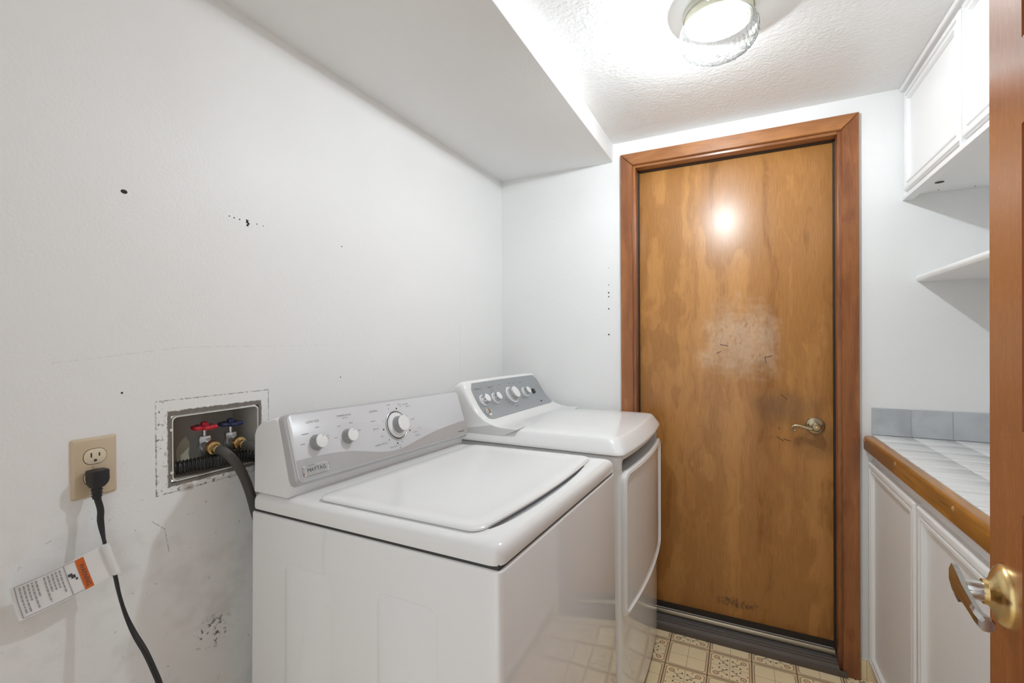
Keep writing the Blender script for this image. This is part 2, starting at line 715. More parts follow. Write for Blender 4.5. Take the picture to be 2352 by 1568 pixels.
def cut(o, cutter):
    """take the cutter's volume out of the mesh object o (both in the same frame)"""
    c = bpy.data.objects.new('cutter', mesh('cutter', cutter, 'dark'))
    COL.objects.link(c)
    c.matrix_world = root_of(o).matrix_basis
    bpy.context.view_layer.update()
    md = o.modifiers.new('cut', 'BOOLEAN')
    md.object, md.operation, md.solver = c, 'DIFFERENCE', 'EXACT'
    bpy.context.view_layer.update()
    ev = o.evaluated_get(bpy.context.evaluated_depsgraph_get())
    me = bpy.data.meshes.new_from_object(ev)
    o.modifiers.clear()
    old = o.data
    o.data = me
    me.name = old.name
    bpy.data.meshes.remove(old)
    cm = c.data
    bpy.data.objects.remove(c)
    bpy.data.meshes.remove(cm)
    me.polygons.foreach_set('use_smooth', [True] * len(me.polygons))
    me.set_sharp_from_angle(angle=math.radians(35))


def text(s, size, fn, align='CENTER'):
    """flat lettering; fn maps its (x, y) to 3-D"""
    cu = bpy.data.curves.new('t', 'FONT')
    cu.body, cu.size, cu.align_x, cu.align_y = s, size, align, 'CENTER'
    cu.resolution_u = 2
    o = bpy.data.objects.new('t', cu)
    COL.objects.link(o)
    bpy.context.view_layer.update()
    me = bpy.data.meshes.new_from_object(o.evaluated_get(bpy.context.evaluated_depsgraph_get()))
    mb = MB().add([fn(v.co.x, v.co.y) for v in me.vertices], [list(p.vertices) for p in me.polygons])
    bpy.data.objects.remove(o)
    bpy.data.curves.remove(cu)
    bpy.data.meshes.remove(me)
    return mb


def quad_wall(axis, val, holes, a0, a1, b0, b1):
    """flat wall in plane axis = val over (a, b) with rectangular holes"""
    As = sorted({a0, a1, *[h[0] for h in holes], *[h[1] for h in holes]})
    Bs = sorted({b0, b1, *[h[2] for h in holes], *[h[3] for h in holes]})
    mb = MB()
    idx = {}
    for i, a in enumerate(As):
        for j, b in enumerate(Bs):
            idx[i, j] = len(mb.v)
            mb.v.append(Vector((val, a, b)) if axis == 0 else Vector((a, val, b)) if axis == 1 else Vector((a, b, val)))
    for i in range(len(As) - 1):
        for j in range(len(Bs) - 1):
            ca, cb = (As[i] + As[i + 1]) / 2, (Bs[j] + Bs[j + 1]) / 2
            if any(h[0] < ca < h[1] and h[2] < cb < h[3] for h in holes):
                continue
            mb.f.append([idx[i, j], idx[i + 1, j], idx[i + 1, j + 1], idx[i, j + 1]])
    return mb


# ================================================================== THE SETTING
BOX = (.570, .774, .962, 1.108)          # opening for the valve box (y0 y1 z0 z1)
DOOR = (-.4391, .334, 0.0, 2.047)        # rough opening of the back door (x0 x1 z0 z1)
ENT = (-.615, .200, 0.0, 2.06)           # doorway the camera stands in

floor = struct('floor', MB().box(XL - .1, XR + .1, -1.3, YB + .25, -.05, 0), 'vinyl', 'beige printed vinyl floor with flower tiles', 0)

wl = quad_wall(0, XL, [BOX], -.14, YB, 0, ZC)
wall_left = struct('wall_left', wl, 'wall_left', 'off-white textured wall behind the washer', 0)
rv = MB()
y0, y1, z0, z1 = BOX
for a, b in (((y0, z0), (y1, z0)), ((y1, z0), (y1, z1)), ((y1, z1), (y0, z1)), ((y0, z1), (y0, z0))):
    rv.add([(XL, *a), (XL, *b), (XL - .014, *b), (XL - .014, *a)], [(0, 1, 2, 3)])
part('plasterboard_edge', rv, 'gap', wall_left, smooth=0)

wall_back = struct('wall_back', quad_wall(1, YB, [DOOR], XL, XR, 0, ZC), 'wall', 'off-white back wall around the brown door', 0)
wall_right = struct('wall_right', quad_wall(0, XR, [], -.14, YB, 0, ZC), 'wall', None, 0)
wf = quad_wall(1, YF - .02, [ENT], XL, XR, 0, ZC)
wf.join(quad_wall(1, YF - .14, [ENT], XL - .1, XR + .1, 0, ZC + .1))
x0, x1, z0, z1 = ENT
for a, b in (((x1, z0), (x1, z1)), ((x1, z1), (x0, z1)), ((x0, z1), (x0, z0))):
    wf.add([(a[0], -.02, a[1]), (b[0], -.02, b[1]), (b[0], -.14, b[1]), (a[0], -.14, a[1])], [(0, 1, 2, 3)])
wall_front = struct('wall_front', wf, 'wall', None, 0)

ceiling = struct('ceiling', MB().box(XS, XR + .1, -.14, YB + .05, ZC, ZC + .05), 'ceiling', 'white textured ceiling', 0)
sf = MB().rbox(XL - .02, XS, -.14, YB + .02, ZS, ZC + .05, .004)
part('soffit', sf, 'soffit', ceiling, label='smooth white lowered soffit over the washer wall')

# nail holes and dabs in the walls
for (yy, zz, r, k) in ((.4888, 1.5712, .0042, 1.4), (.482, 1.1682, .0020, 1), (1.0532, 1.561, .0018, 1), (1.0441, 1.1571, .0018, 1),
                       (.7022, 1.5726, .0014, 1), (.7137, 1.5712, .0016, 1), (.7275, 1.5703, .0016, 1), (.7735, 1.5688, .0014, 1), (.7909, 1.5676, .0012, 1)):
    n = 9
    part('nail_hole', MB().lathe([(r * 1.15, -.002), (r, .0004), (r * .4, .0006)], n, (XL, yy, zz), (1, 0, 0)).map(
        lambda q: Vector((q.x, yy + (q.y - yy) * k, zz + (q.z - zz)))), 'hole', wall_left)
blot = MB()
for i in range(9):
    yy, zz, r = .7496 + random.uniform(-.0045, .0045), 1.5663 + random.uniform(-.0085, .0085), random.uniform(.0015, .003)
    blot.lathe([(r, -.001), (r, .0003 + i * .00004), (r * .3, .0005 + i * .00004)], 7, (XL, yy, zz), (1, 0, 0))
part('paint_chip', blot, 'hole', wall_left)
for zz, r in ((1.5983, .0015), (1.5198, .0022), (1.4837, .0034), (1.4656, .0030), (1.4093, .0034), (1.2905, .0036)):
    part('nail_hole', MB().lathe([(r, -.002), (r, .0004), (r * .4, .0006)], 9, (-.553, YB, zz), (0, -1, 0)), 'hole', wall_back)

# ---- back door: casing, jamb, slab, handle, threshold
door_1 = struct('door_1', None, None, 'brown wooden flush door with worn patch and lever handle')
CO, CI = (-.4934, .388, 2.1010), (-.4391, .334, 2.0470)


def casing_piece(poly):
    """flat mitred board: poly in (x, z), with a softened face"""
    c = Vector((sum(p[0] for p in poly) / 4, sum(p[1] for p in poly) / 4))
    r0 = [(p[0], YB, p[1]) for p in poly]
    r1 = [(p[0], YB - .014, p[1]) for p in poly]

    def inset(p, d):
        return (p[0] + (d if p[0] < c.x else -d) * .6, p[1] + (d if p[1] < c.y else -d) * .6)
    r2 = [(inset(p, .004)[0], YB - .018, inset(p, .004)[1]) for p in poly]
    return MB().loft([r0, r1, r2])


g = .0006
cl_ = part('casing', casing_piece([(CO[0], 0), (CI[0], 0), (CI[0], CI[2] - g), (CO[0], CO[2] - g)]), 'casing_v', door_1, smooth=20)
cr_ = part('casing', casing_piece([(CI[1], 0), (CO[1], 0), (CO[1], CO[2] - g), (CI[1], CI[2] - g)]), 'casing_v', door_1, smooth=20)
ct_ = part('casing', casing_piece([(CI[0], CI[2] + g), (CI[1], CI[2] + g), (CO[1], CO[2] + g), (CO[0], CO[2] + g)]), 'casing_h', door_1, smooth=20)
part('jamb', MB().rbox(CI[0] - .012, -.4285, YB - .003, YB + .13, 0, 2.055, .002), 'casing_v', door_1)
part('jamb', MB().rbox(.3225, CI[1] + .012, YB - .003, YB + .13, 0, 2.055, .002), 'casing_v', door_1)
part('jamb', MB().rbox(-.4285, .3225, YB - .003, YB + .13, 2.0365, 2.060, .002), 'casing_h', door_1)
part('weatherstrip', MB().box(-.4285, -.4225, 2.168, 2.20, .04, 2.0365).box(.3165, .3225, 2.168, 2.20, .04, 2.0365).box(-.4285, .3225, 2.168, 2.20, 2.031, 2.0365), 'dark_brown', door_1, smooth=0)
slab = part('door_slab', MB().rbox(-.4250, .3185, 2.182, 2.222, .058, 2.0325, .002), 'door', door_1, label='golden brown birch veneer slab')
part('door_sweep', MB().box(-.4250, .3185, 2.172, 2.182, .060, .082), 'dark_brown', door_1, smooth=0)
part('sweep_bar', MB().tube([(-.424, 2.166, .046), (.3175, 2.166, .046)], .0135, 14), 'sweep', door_1)
sl = [(2.24, .0), (2.24, .030), (2.150, .030), (2.147, .026), (2.142, .026), (2.139, .030), (2.132, .030), (2.129, .026), (2.124, .026), (2.121, .0305), (2.112, .0305), (2.1000, .024), (2.0985, .020), (2.0985, .0)]
part('threshold', MB().loft([[(-.4285, y, z) for y, z in sl], [(.3225, y, z) for y, z in sl]]).rbox(-.44, .3455, 2.0925, 2.1015, 0, .0215, .0015), 'sill', door_1, smooth=20)

hd = part('door_handle', MB().lathe([(.0335, 0), (.0335, .003), (.031, .007), (.022, .0105), (.0135, .012), (.0135, .028), (.0165, .034), (.0165, .046), (.0125, .0505), (.0060, .051)], 32, (.2570, 2.182, .9215), (0, -1, 0)),
          'brass_antique', door_1, label='antique brass handle with scrolled lever')
lev = [(.2570, 2.1420, .9130), (.236, 2.1420, .9135), (.216, 2.1425, .9185), (.198, 2.143, .9230), (.186, 2.143, .9225), (.1775, 2.143, .9180), (.1740, 2.143, .9110), (.1765, 2.143, .9040), (.1830, 2.143, .9020), (.1875, 2.143, .9060), (.1865, 2.143, .9105), (.1830, 2.143, .9110)]
L_ = spline(lev, 6)
part('lever', MB().tube(L_, [.0075 - .0048 * min(1, i / (len(L_) * .75)) for i in range(len(L_))], 10), 'brass_antique', hd)
part('lock_button', MB().lathe([(.006, 0), (.006, .006), (.004, .007)], 14, (.2570, 2.131, .9215), (0, -1, 0)), 'brass', hd)
for dx in (-.0255, .0255):
    part('screw', MB().lathe([(.0036, 0), (.0036, .002), (.001, .0022)], 10, (.2570 + dx * .86, 2.1735, .9250), (0, -1, 0)), 'gap', hd)

# vinyl cove strip at the foot of the back wall beside the casing
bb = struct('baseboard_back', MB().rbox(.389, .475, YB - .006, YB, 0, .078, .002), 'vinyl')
part('cove_trim', MB().tube([(.389, YB - .005, .079), (.475, YB - .005, .079)], .0022, 8), 'cab_white', bb)

# ---- entry door standing open at the right, hinged beside the camera
d_e = Vector((.2721, .7718, 0))                     # free edge on the visible face
d_s = Vector((-.126, -.992, 0)).normalized()        # along the door, towards the hinge
d_o = Vector((-d_s.y, d_s.x, 0)) * -1               # out of the visible face
if d_o.x > 0:
    d_o = -d_o
DW, DT, DH = .755, .035, 2.03


def dm(q):
    """(s along from free edge, h height, o out of face) -> world"""
    return d_e + d_s * q[0] + Vector((0, 0, q[1])) + d_o * q[2]


door_2 = struct('door_2', None, None, 'open reddish brown panel door at the right with brass lever')
ST = .110
PAN = [(ST, .335, .22, 1.086), (.42, DW - ST, .22, 1.086), (ST, .335, 1.172, 1.489), (.42, DW - ST, 1.172, 1.489), (ST, .335, 1.577, 1.92), (.42, DW - ST, 1.577, 1.92)]
fr = MB()
bo = quad_wall(2, 0, PAN, 0, DW, .012, DH)
fr.join(bo)
bk = quad_wall(2, -DT, PAN, 0, DW, .012, DH)
fr.join(bk)
for a, b in (((0, .012), (DW, .012)), ((DW, .012), (DW, DH)), ((DW, DH), (0, DH)), ((0, DH), (0, .012))):
    fr.add([(*a, 0), (*b, 0), (*b, -DT), (*a, -DT)], [(0, 1, 2, 3)])
for (s0, s1, h0, h1) in PAN:
    for a, b in (((s0, h0), (s1, h0)), ((s1, h0), (s1, h1)), ((s1, h1), (s0, h1)), ((s0, h1), (s0, h0))):
        fr.add([(*a, 0), (*b, 0), (*b, -DT), (*a, -DT)], [(0, 1, 2, 3)])
part('door_frame', fr.map(dm), 'entry', door_2, smooth=0)
for (s0, s1, h0, h1) in PAN:
    pr = MB()
    for sg in (1, -1):
        base = -DT / 2
        R_ = [[(p[0], p[1], base + sg * o) for p in ((s0 + i, h0 + i), (s1 - i, h0 + i), (s1 - i, h1 - i), (s0 + i, h1 - i))] for i, o in ((-.002, .004), (.006, .0045), (.010, .004), (.040, .0135), (.042, .0135))]
        pr.loft(R_, False, True)
    part('door_panel', pr.map(dm), 'entry_rec', door_2, smooth=10)
KS, KH = .060, .9785
eh = part('door_handle', MB().lathe([(.0335, 0), (.0335, .0025), (.031, .0065), (.025, .0098), (.0175, .0125), (.0140, .0155), (.0135, .0195)], 36, (KS, KH, 0), (0, 0, 1)).map(dm), 'brass', door_2, label='polished brass rosette')
part('neck', MB().lathe([(.0112, .015), (.0108, .030), (.010, .036)], 20, (KS, KH, 0), (0, 0, 1)).map(dm), 'nickel', eh)
blade = []
for s_, hh, o0, o1, zc in ((KS - .034, .008, .034, .040, .004), (KS - .031, .0135, .033, .0425, .001), (KS - .010, .0165, .033, .0435, -.001), (KS + .008, .0145, .033, .0435, -.001), (KS + .022, .0100, .034, .0430, .001), (KS + .060, .0080, .034, .0425, .002), (KS + .080, .0075, .033, .0420, .002), (KS + .089, .0075, .028, .0405, .002), (KS + .0915, .0055, .029, .0385, .002)):
    ring = []
    cx, cy, ax_, ay = (o0 + o1) / 2, KH + zc, (o1 - o0) / 2, hh
    for (a, b) in ((1, .45), (.5, 1), (-.5, 1), (-1, .45), (-1, -.45), (-.5, -1), (.5, -1), (1, -.45)):
        ring.append((s_, cy + b * ay, cx + a * ax_))
    blade.append(ring)
part('lever', MB().loft(blade).map(dm), 'nickel', eh, smooth=15)
for h_ in (.25, 1.05, 1.80):
    part('hinge', MB().tube([dm((DW + .004, h_, .004)), dm((DW + .004, h_ + .09, .004))], .006, 10), 'brass', door_2)

# ================================================================== CEILING LIGHT
LX, LY = -.056, 1.385
lamp = thing('ceiling_light', 'flush ceiling lamp with pressed clear glass bowl and cream base', 'ceiling lamp', (LX, LY, ZC))
o3 = (0, 0, 0)
part('base', MB().lathe([(.088, 0), (.0895, -.004), (.0895, -.010), (.086, -.013), (.086, -.030), (.0835, -.034), (.070, -.034), (.070, -.010)], 48, o3), 'cream', lamp, label='cream enamelled collar')
part('base_ring', MB().lathe([(.0893, -.0105), (.0905, -.0125), (.0893, -.0145)], 48, o3, cap0=False, cap1=False), 'brushed', lamp)
gp = [(.078, -.031), (.081, -.036), (.090, -.040), (.0965, -.048), (.099, -.060), (.0985, -.075), (.094, -.090), (.083, -.104), (.066, -.115), (.045, -.122), (.022, -.1255), (.002, -.126)]
gs = [(q.x, q.z) for q in spline([(r, 0, h) for r, h in gp], 4)]
gl_ = MB()
rings = []
NS = 168
arc = 0.0
stars = [(a * 2 * PI / 9 + (.35 if row else 0), d) for row, d in ((0, .052), (1, .083)) for a in range(9)]
for k, (r, h) in enumerate(gs):
    if k:
        arc += math.hypot(r - gs[k - 1][0], h - gs[k - 1][1])
    ring = []
    for i in range(NS):
        t = 2 * PI * i / NS
        low = min(1, max(0, (-.058 - h) / .012))           # flutes above, stars below
        e = .0014 * math.cos(42 * t) * (1 - low) * (1 if h < -.040 else 0)
        best = 9.0
        for a, d in stars:
            dx = (t - a + PI) % (2 * PI) - PI
            du, dv = dx * r, arc - d - .012
            q = math.hypot(du, dv)
            if q < best:
                best, ph = q, math.atan2(dv, du)
        e += low * (.0034 * math.cos(8 * ph) * math.exp(-best / .016) + .0014 * math.sin(arc * 900) * math.cos(t * 60))
        rr = r + e
        ring.append((rr * math.cos(t), rr * math.sin(t), h - e * .5 * low))
    rings.append(ring)
gl_.loft(rings, False, True)
part('globe', gl_, 'glass', lamp, label='clear pressed glass bowl', smooth=30)
part('holder_screw', MB().lathe([(.004, 0), (.004, .010), (.007, .011), (.007, .018), (.003, .020)], 12, (-.018, -.0845, -.022), (-.2, -1, 0)), 'plastic', lamp)


def bulb(cx, cy, sgn, mat):
    pr = [(.006, -.036), (.013, -.030), (.0135, -.020), (.0150, -.012), (.0190, -.002), (.0205, .008), (.0190, .0155), (.0140, .0205), (.0070, .0230), (.001, .0240)]
    return MB().lathe(pr, 24, (cx, cy, -.0415), (sgn, .0, -.10))


part('light_bulb', bulb(-.024, .0, -1, 'bulb_on'), 'bulb_on', lamp, smooth=80)
ld = bpy.data.lights.new('bulb_light', 'POINT')
ld.energy, ld.shadow_soft_size, ld.color = LAMP_WATTS, .0230, (.872, .950, 1.0)
lo_ = bpy.data.objects.new('bulb_light', ld)
COL.objects.link(lo_)
lo_.parent = lamp
lo_.location = (-.033, 0, -.0435)
part('light_bulb', bulb(.030, .0, 1, 'bulb_off'), 'bulb_off', lamp, smooth=80)
part('bulb_socket', MB().lathe([(.011, 0), (.011, -.045)], 14, (.0, 0, -.012), (0, 0, 1)), 'plastic', lamp)

# ================================================================== WASHING MACHINE
D, WD = .6606, .6956
wrot = Matrix.Rotation(-.0241, 3, 'Z') @ Matrix.Rotation(-.0113, 3, 'Y') @ Matrix.Rotation(-.0204, 3, 'X')
W0 = Vector((-1.0082, .6688, .0065))
wm = thing('washing_machine', 'white top-loading washing machine nearest the camera, with silver-trimmed console', 'washing machine', W0, wrot)
part('cabinet', MB().rbox(0, D, 0, WD, .028, .8725, .004, .012, 4), 'enamel', wm)
for fx in (.05, D - .05):
    for fy in (.05, WD - .05):
        zf = -(W0.z + wrot[2][0] * fx + wrot[2][1] * fy) / wrot[2][2]
        part('foot', MB().lathe([(.022, zf), (.022, zf + .008), (.010, zf + .012), (.010, .032)], 14, (fx, fy, 0)), 'black', wm)
for (a, b) in ((.1226, .2660), (.391, .5310)):
    rr = []
    for i, o in ((0, .0015), (0, -.0006), (.0022, -.0018)):
        rr.append([(p[0], o, p[1]) for p in rrect(a + i, b - i, .09 + i, .7790 - i, .020, 5)])
    part('side_emboss', MB().loft(rr), 'enamel', wm, smooth=50)
part('seam', MB().rbox(.006, D - .006, .006, WD - .006, .868, .884, .002), 'gap', wm)
rings = []
for i, z in ((.004, .8785), (.0008, .8800), (0, .8825), (0, .8965), (.0012, .9035), (.0040, .9088), (.0090, .9128), (.0170, .9152), (.034, .9166), (.06, .917)):
    rings.append([(p[0], p[1], z) for p in rrect(i, D - i, i, WD - i, max(.022 - i * .3, .008), 5)])
deck = part('deck', MB().loft(rings), 'enamel_top', wm)
CO_ = [(.6080, .0560), (.6200, .1000), (.6280, .1800), (.6295, .2700), (.6280, .3850), (.6210, .4800), (.6105, .5700)]
CI_ = [(.596, .5700), (.596, .0560)]
cp = spline([(a, b, 0) for a, b in CO_], 5)
poly = [(q.x, q.y) for q in cp] + CI_
cut(deck, MB().loft([[(a, b, .9085) for a, b in poly], [(a, b, .94) for a, b in poly]]))
part('lid_grip_recess', MB().loft([[(a, b, .9080) for a, b in poly], [(a, b, .9095) for a, b in poly]]), 'recess', wm)  # grey liner: shade of the cut-out put into its colour


def lid_ring(i, z):
    out = []
    base = rrect(.190 + i, .6015 - i, .026 + i, .652 - i, .024, 6)
    n = len(base)
    pts = []
    for k in range(n):                                   # more points along the straight runs
        a, b = base[k], base[(k + 1) % n]
        m_ = 16 if k % 7 == 6 else 1
        for j in range(m_):
            pts.append((a[0] + (b[0] - a[0]) * j / m_, a[1] + (b[1] - a[1]) * j / m_))
    for x, y in pts:
        bow = .0165 * (1 - ((y - .339) / .313) ** 2) * (x - .19) / .41
        out.append((x + bow, y, z))
    return out


part('lid', MB().loft([lid_ring(.003, .9168), lid_ring(.0, .9185), lid_ring(0, .9222), lid_ring(.003, .9250), lid_ring(.009, .9262), lid_ring(.030, .9268), lid_ring(.036, .9262), lid_ring(.08, .9262)]), 'enamel_top', wm)

hp = [(.004, .9165), (.004, 1.050), (.010, 1.064), (.029, 1.0785), (.0797, 1.0905), (.090, 1.082), (.127, .952), (.1255, .942), (.1215, .9165)]


def hring(y, k):
    return [(.065 + (x - .065) * k, y, .9165 + (z - .9165) * (1 - (1 - k) * .6)) for x, z in hp]


part('console_housing', MB().loft([hring(.006, .955), hring(.0085, .985), hring(.013, 1), hring(WD - .013, 1), hring(WD - .0085, .985), hring(WD - .006, .955)]), 'plastic', wm)
BP, VV, NN = Vector((.1493, 0, .9534)), Vector((-.3063, 0, .952)), Vector((.952, 0, .3063))


def pm(u, v, n=0.0):
    return BP + Vector((0, u, 0)) + VV * v + NN * n


bz = []
for i, o in ((.004, -.034), (0, -.030), (0, -.008), (.0015, -.003), (.0045, -.0003), (.0065, 0), (.0080, -.0008)):
    bz.append([pm(p[0], p[1], o) for p in rrect(.0075 + i, WD - .0075 - i, -.0085 + i, .1535 - i, .017, 6)])
part('console_bezel', MB().loft(bz), 'brushed', wm, label='silver console surround')
pn = [[pm(p[0], p[1], o) for p in rrect(.0135 + i, WD - .0135 - i, -.0025 + i, .1475 - i, .012, 6)] for i, o in ((0, -.002), (0, .0006), (.0008, .0012))]
panel = part('control_panel', MB().loft(pn), 'panel_white', wm, label='pale control panel')
wv = spline([(.0155, .0460, 0), (.060, .0462, 0), (.1112, .0445, 0), (.160, .0395, 0), (.2035, .0310, 0), (.262, .0175, 0), (.3086, .0110, 0), (.345, .0108, 0), (.383, .0150, 0), (.450, .0262, 0), (.5136, .0345, 0), (.600, .0415, 0), (.6815, .0450, 0)], 5)
lo, hi = [], []
for q in wv:
    hi.append(pm(q.x, q.y, .0016))
    lo.append(pm(q.x, -.0005, .0016))
part('wave_trim', MB().loft([lo, hi], False, False, False), 'brushed', panel, label='brushed silver wave')


def pan_tf(cx, cy, n=.0016):
    return lambda a, b: pm(cx + a, cy + b, n)


def lab(tab, tf, default=.0058):
    mb = MB()
    for t in tab:
        s, u, v = t[:3]
        mb.join(text(s, t[3] if len(t) > 3 else default, tf(u, v)))
    return mb


part('lettering', lab([('LOAD SIZE', .0785, .1265, .0075), ('small', .040, .0790), ('medium', .052, .1010), ('large', .087, .1120), ('super', .1105, .0870), ('plus', .1105, .0810),
                       ('TEMPERATURE', .1729, .1290, .0070), ('rinse cold', .1735, .1225, .0046), ('cold', .1330, .0780), ('cool', .1500, .1050), ('warm', .1890, .1080), ('hot', .2120, .0850),
                       ('NORMAL', .2740, .1270, .0075), ('casual', .3350, .1390), ('heavy', .3800, .1360), ('soil', .3820, .1300), ('WHITES', .4050, .1330, .0070), ('light soil', .4150, .1265),
                       ('medium', .2650, .1010), ('light soil', .2680, .0790), ('soak', .2840, .0560), ('DELICATE', .3190, .0205, .0062), ('rinse', .3440, .0210), ('spin', .3440, .0150),
                       ('max fill', .4220, .0860), ('medium', .4200, .0470), ('BULKY', .4270, .0360, .0070), ('CASUAL', .4450, .0560, .0050)], pan_tf), 'ink', panel, smooth=0)
part('lettering', lab([('HAND WASH', .2760, .0350, .0075)], pan_tf), 'ink', panel, smooth=0)
part('lettering', text('Centennial', .0082, pan_tf(.6450, .0130, .0022)), 'ink_dark', panel, smooth=0)
tk = MB()
for (u, v, r) in ((.3645, .1246, .0026), (.2962, .0728, .0026), (.3985, .0545, .0026), (.3371, .0275, .0026), (.3330, .1270, .0012), (.3080, .0420, .0016), (.3560, .0285, .0016), (.4010, .0980, .0010), (.400, .0760, .0010), (.300, .0960, .0010)):
    tk.lathe([(r, .0012), (r, .0016), (r * .3, .00165)], 10, pm(u, v), NN)
part('dial_marks', tk, 'ink_dark', panel, smooth=0)


def knob(cx, cy, r, h):
    k = part('knob', MB().lathe([(r * 1.16, .001), (r * 1.16, .003), (r * 1.04, .0045), (r * .99, h - .002), (r * .94, h - .0004)], 32, pm(cx, cy), NN), 'knob_side_shaded', wm)
    part('knob_cap', MB().lathe([(r * .985, h - .003), (r * .985, h - .0012), (r * .93, h + .0002), (r * .85, h + .0006), (r * .2, h + .0008)], 32, pm(cx, cy), NN), 'plastic', k)
    part('pointer_dot', MB().lathe([(.0012, h + .0004), (.0012, h + .0010), (.0003, h + .0011)], 8, pm(cx + r * .25, cy + r * .72), NN), 'ink_dark', k)


knob(.0772, .0765, .0160, .0225)
knob(.1705, .0755, .0160, .0225)
dial = part('cycle_dial', MB().lathe([(.0430, .0008), (.0430, .0030), (.0410, .0040), (.0394, .0032), (.0390, .0014), (.020, .0014)], 48, pm(.3500, .0775), NN), 'brushed', wm)
part('dial_gap', MB().lathe([(.0392, .0014), (.0392, .0022), (.010, .0022)], 48, pm(.3500, .0775), NN), 'gap', dial)
part('dial_skirt', MB().lathe([(.0365, .0012), (.0365, .0045), (.0335, .0080), (.0250, .0090), (.010, .0090)], 48, pm(.3500, .0775), NN), 'plastic', dial)
part('dial_grip', MB().lathe([(.0245, .0085), (.0230, .0110), (.0222, .0290), (.0210, .0305)], 40, pm(.3500, .0775), NN), 'knob_side_shaded', dial)
part('dial_cap', MB().lathe([(.0220, .0280), (.0220, .0298), (.0208, .0312), (.004, .0318)], 40, pm(.3500, .0775), NN), 'plastic', dial)
bd = [[pm(p[0], p[1], o) for p in rrect(.0255 + i, .0965 - i, .0075 + i, .0300 - i, .0055, 4)] for i, o in ((0, .001), (0, .0035), (.0018, .0048), (.0022, .0046), (.0030, .0036))]
badge = part('badge', MB().loft(bd), 'chrome', wm, label='chrome-rimmed name badge')
part('badge_face', MB().loft([[pm(p[0], p[1], o) for p in rrect(.0285, .0935, .0105, .0270, .003, 4)] for o in (.0037, .0042)]), 'brushed', badge)
part('lettering', text('MAYTAG', .0125, pan_tf(.0610, .0188, .0046)), 'ink_dark', badge, smooth=0)

# ================================================================== DRYER
drot = Matrix.Rotation(-.012, 3, 'Z') @ Matrix.Rotation(-.0125, 3, 'X')
D0 = Vector((-1.0240, 1.4160, .0105))
dr = thing('tumble_dryer', 'white clothes dryer beside the brown door, with grey curved console', 'dryer', D0, drot)
DD, DWD, ZO = .692, .677, -.0075


def dfront(y):
    return .020 * (1 - ((y - DWD / 2) / (DWD / 2)) ** 2)


def dring(i, z, r):
    base = rrect(i, DD - i, i, DWD - i, r, 6)
    n = len(base)
    out = []
    for k in range(n):
        a, b = base[k], base[(k + 1) % n]
        m_ = 18 if k % 7 == 6 else 1
        for j in range(m_):
            x, y = a[0] + (b[0] - a[0]) * j / m_, a[1] + (b[1] - a[1]) * j / m_
            out.append((x + dfront(y) * max(0, (x - .2) / (DD - .2)), y, z + ZO))
    return out


body = part('body', MB().loft([dring(.018, .030, .02), dring(.012, .036, .02), dring(.012, .896, .02), dring(.016, .900, .02)]), 'enamel', dr)
part('seam', MB().loft([dring(.018, .897, .02), dring(.018, .909, .02)]), 'gap', dr)
part('base_strip', MB().loft([dring(.020, .008, .02), dring(.020, .034, .02)]), 'gap', dr)
for fx in (.06, DD - .06):
    for fy in (.06, DWD - .06):
        zf = -(D0.z + drot[2][0] * fx + drot[2][1] * fy) / drot[2][2]
        part('foot', MB().lathe([(.022, zf), (.022, zf + .006), (.010, zf + .008), (.010, .03)], 14, (fx, fy, 0)), 'black', dr)
part('top', MB().loft([dring(.004, .9040, .028), dring(0, .9058, .030), dring(0, .9085, .030), dring(.0025, .914, .030), dring(.0100, .926, .031), dring(.0195, .940, .032), dring(.0260, .949, .033), dring(.0305, .9525, .033), dring(.037, .954, .034), dring(.085, .957, .04), dring(.20, .959, .05)]), 'enamel_top', dr)

fp = spline([(.330, 0, .9570), (.258, 0, .9595), (.211, 0, .9745), (.185, 0, .990), (.159, 0, 1.017), (.133, 0, 1.057), (.112, 0, 1.094)], 6)
fp = [(q.x, q.z) for q in fp]
cprof = fp + [(.106, 1.104), (.098, 1.1105), (.090, 1.1125), (.080, 1.110), (.055, 1.092), (.030, 1.062), (.020, 1.02), (.020, .930), (.272, .930)]


def cring(y, k):
    out = []
    for x, z in cprof:
        zz = .955 + (z - .955) * k if z > .955 else z
        out.append((x - max(0, (z - .955)) * (1 - k) * .4, y, zz + ZO))
    return out


part('console', MB().loft([cring(.012, .80), cring(.0135, .88), cring(.018, .945), cring(.028, .985), cring(.045, 1)] + [cring(.045 + (DWD - .09) * k / 8, 1 + .012 * math.sin(PI * k / 8)) for k in range(1, 8)] + [cring(DWD - .045, 1), cring(DWD - .028, .985), cring(DWD - .018, .945), cring(DWD - .0135, .88), cring(DWD - .012, .80)]), 'enamel_top', dr, smooth=50)
# grey control panel laid on the curved face
prof = [p for p in fp if .1135 <= p[0] <= .207] + [(.107, 1.1025)]
N = len(prof)
rows = []
for off in (.0, .0016):
    rr = []
    for k, (x, z) in enumerate(prof):
        a, b = prof[max(k - 1, 0)], prof[min(k + 1, N - 1)]
        t = Vector((b[0] - a[0], b[1] - a[1])).normalized()
        nx, nz = t.y, -t.x
        if nx < 0:
            nx, nz = -nx, -nz
        s = k / (N - 1)
        ins = 0.0
        for d in (s, 1 - s):
            if d < .16:
                ins += .022 * (1 - math.sqrt(max(0, 1 - ((.16 - d) / .16) ** 2)))
        ya, yb = .046 + ins, DWD - .034 - ins
        row = []
        for j in range(13):
            y = ya + (yb - ya) * j / 12
            kk = 1 + .012 * math.sin(PI * min(1, max(0, (y - .045) / (DWD - .09))))
            zz = .955 + (z - .955) * kk
            row.append((x + nx * (off + .0004), y, zz + nz * (off + .0004) + ZO))
        rr.append(row)
    rows.append(rr)
gp_ = MB()
for rr in rows:
    gp_.loft(rr, False, False, False)
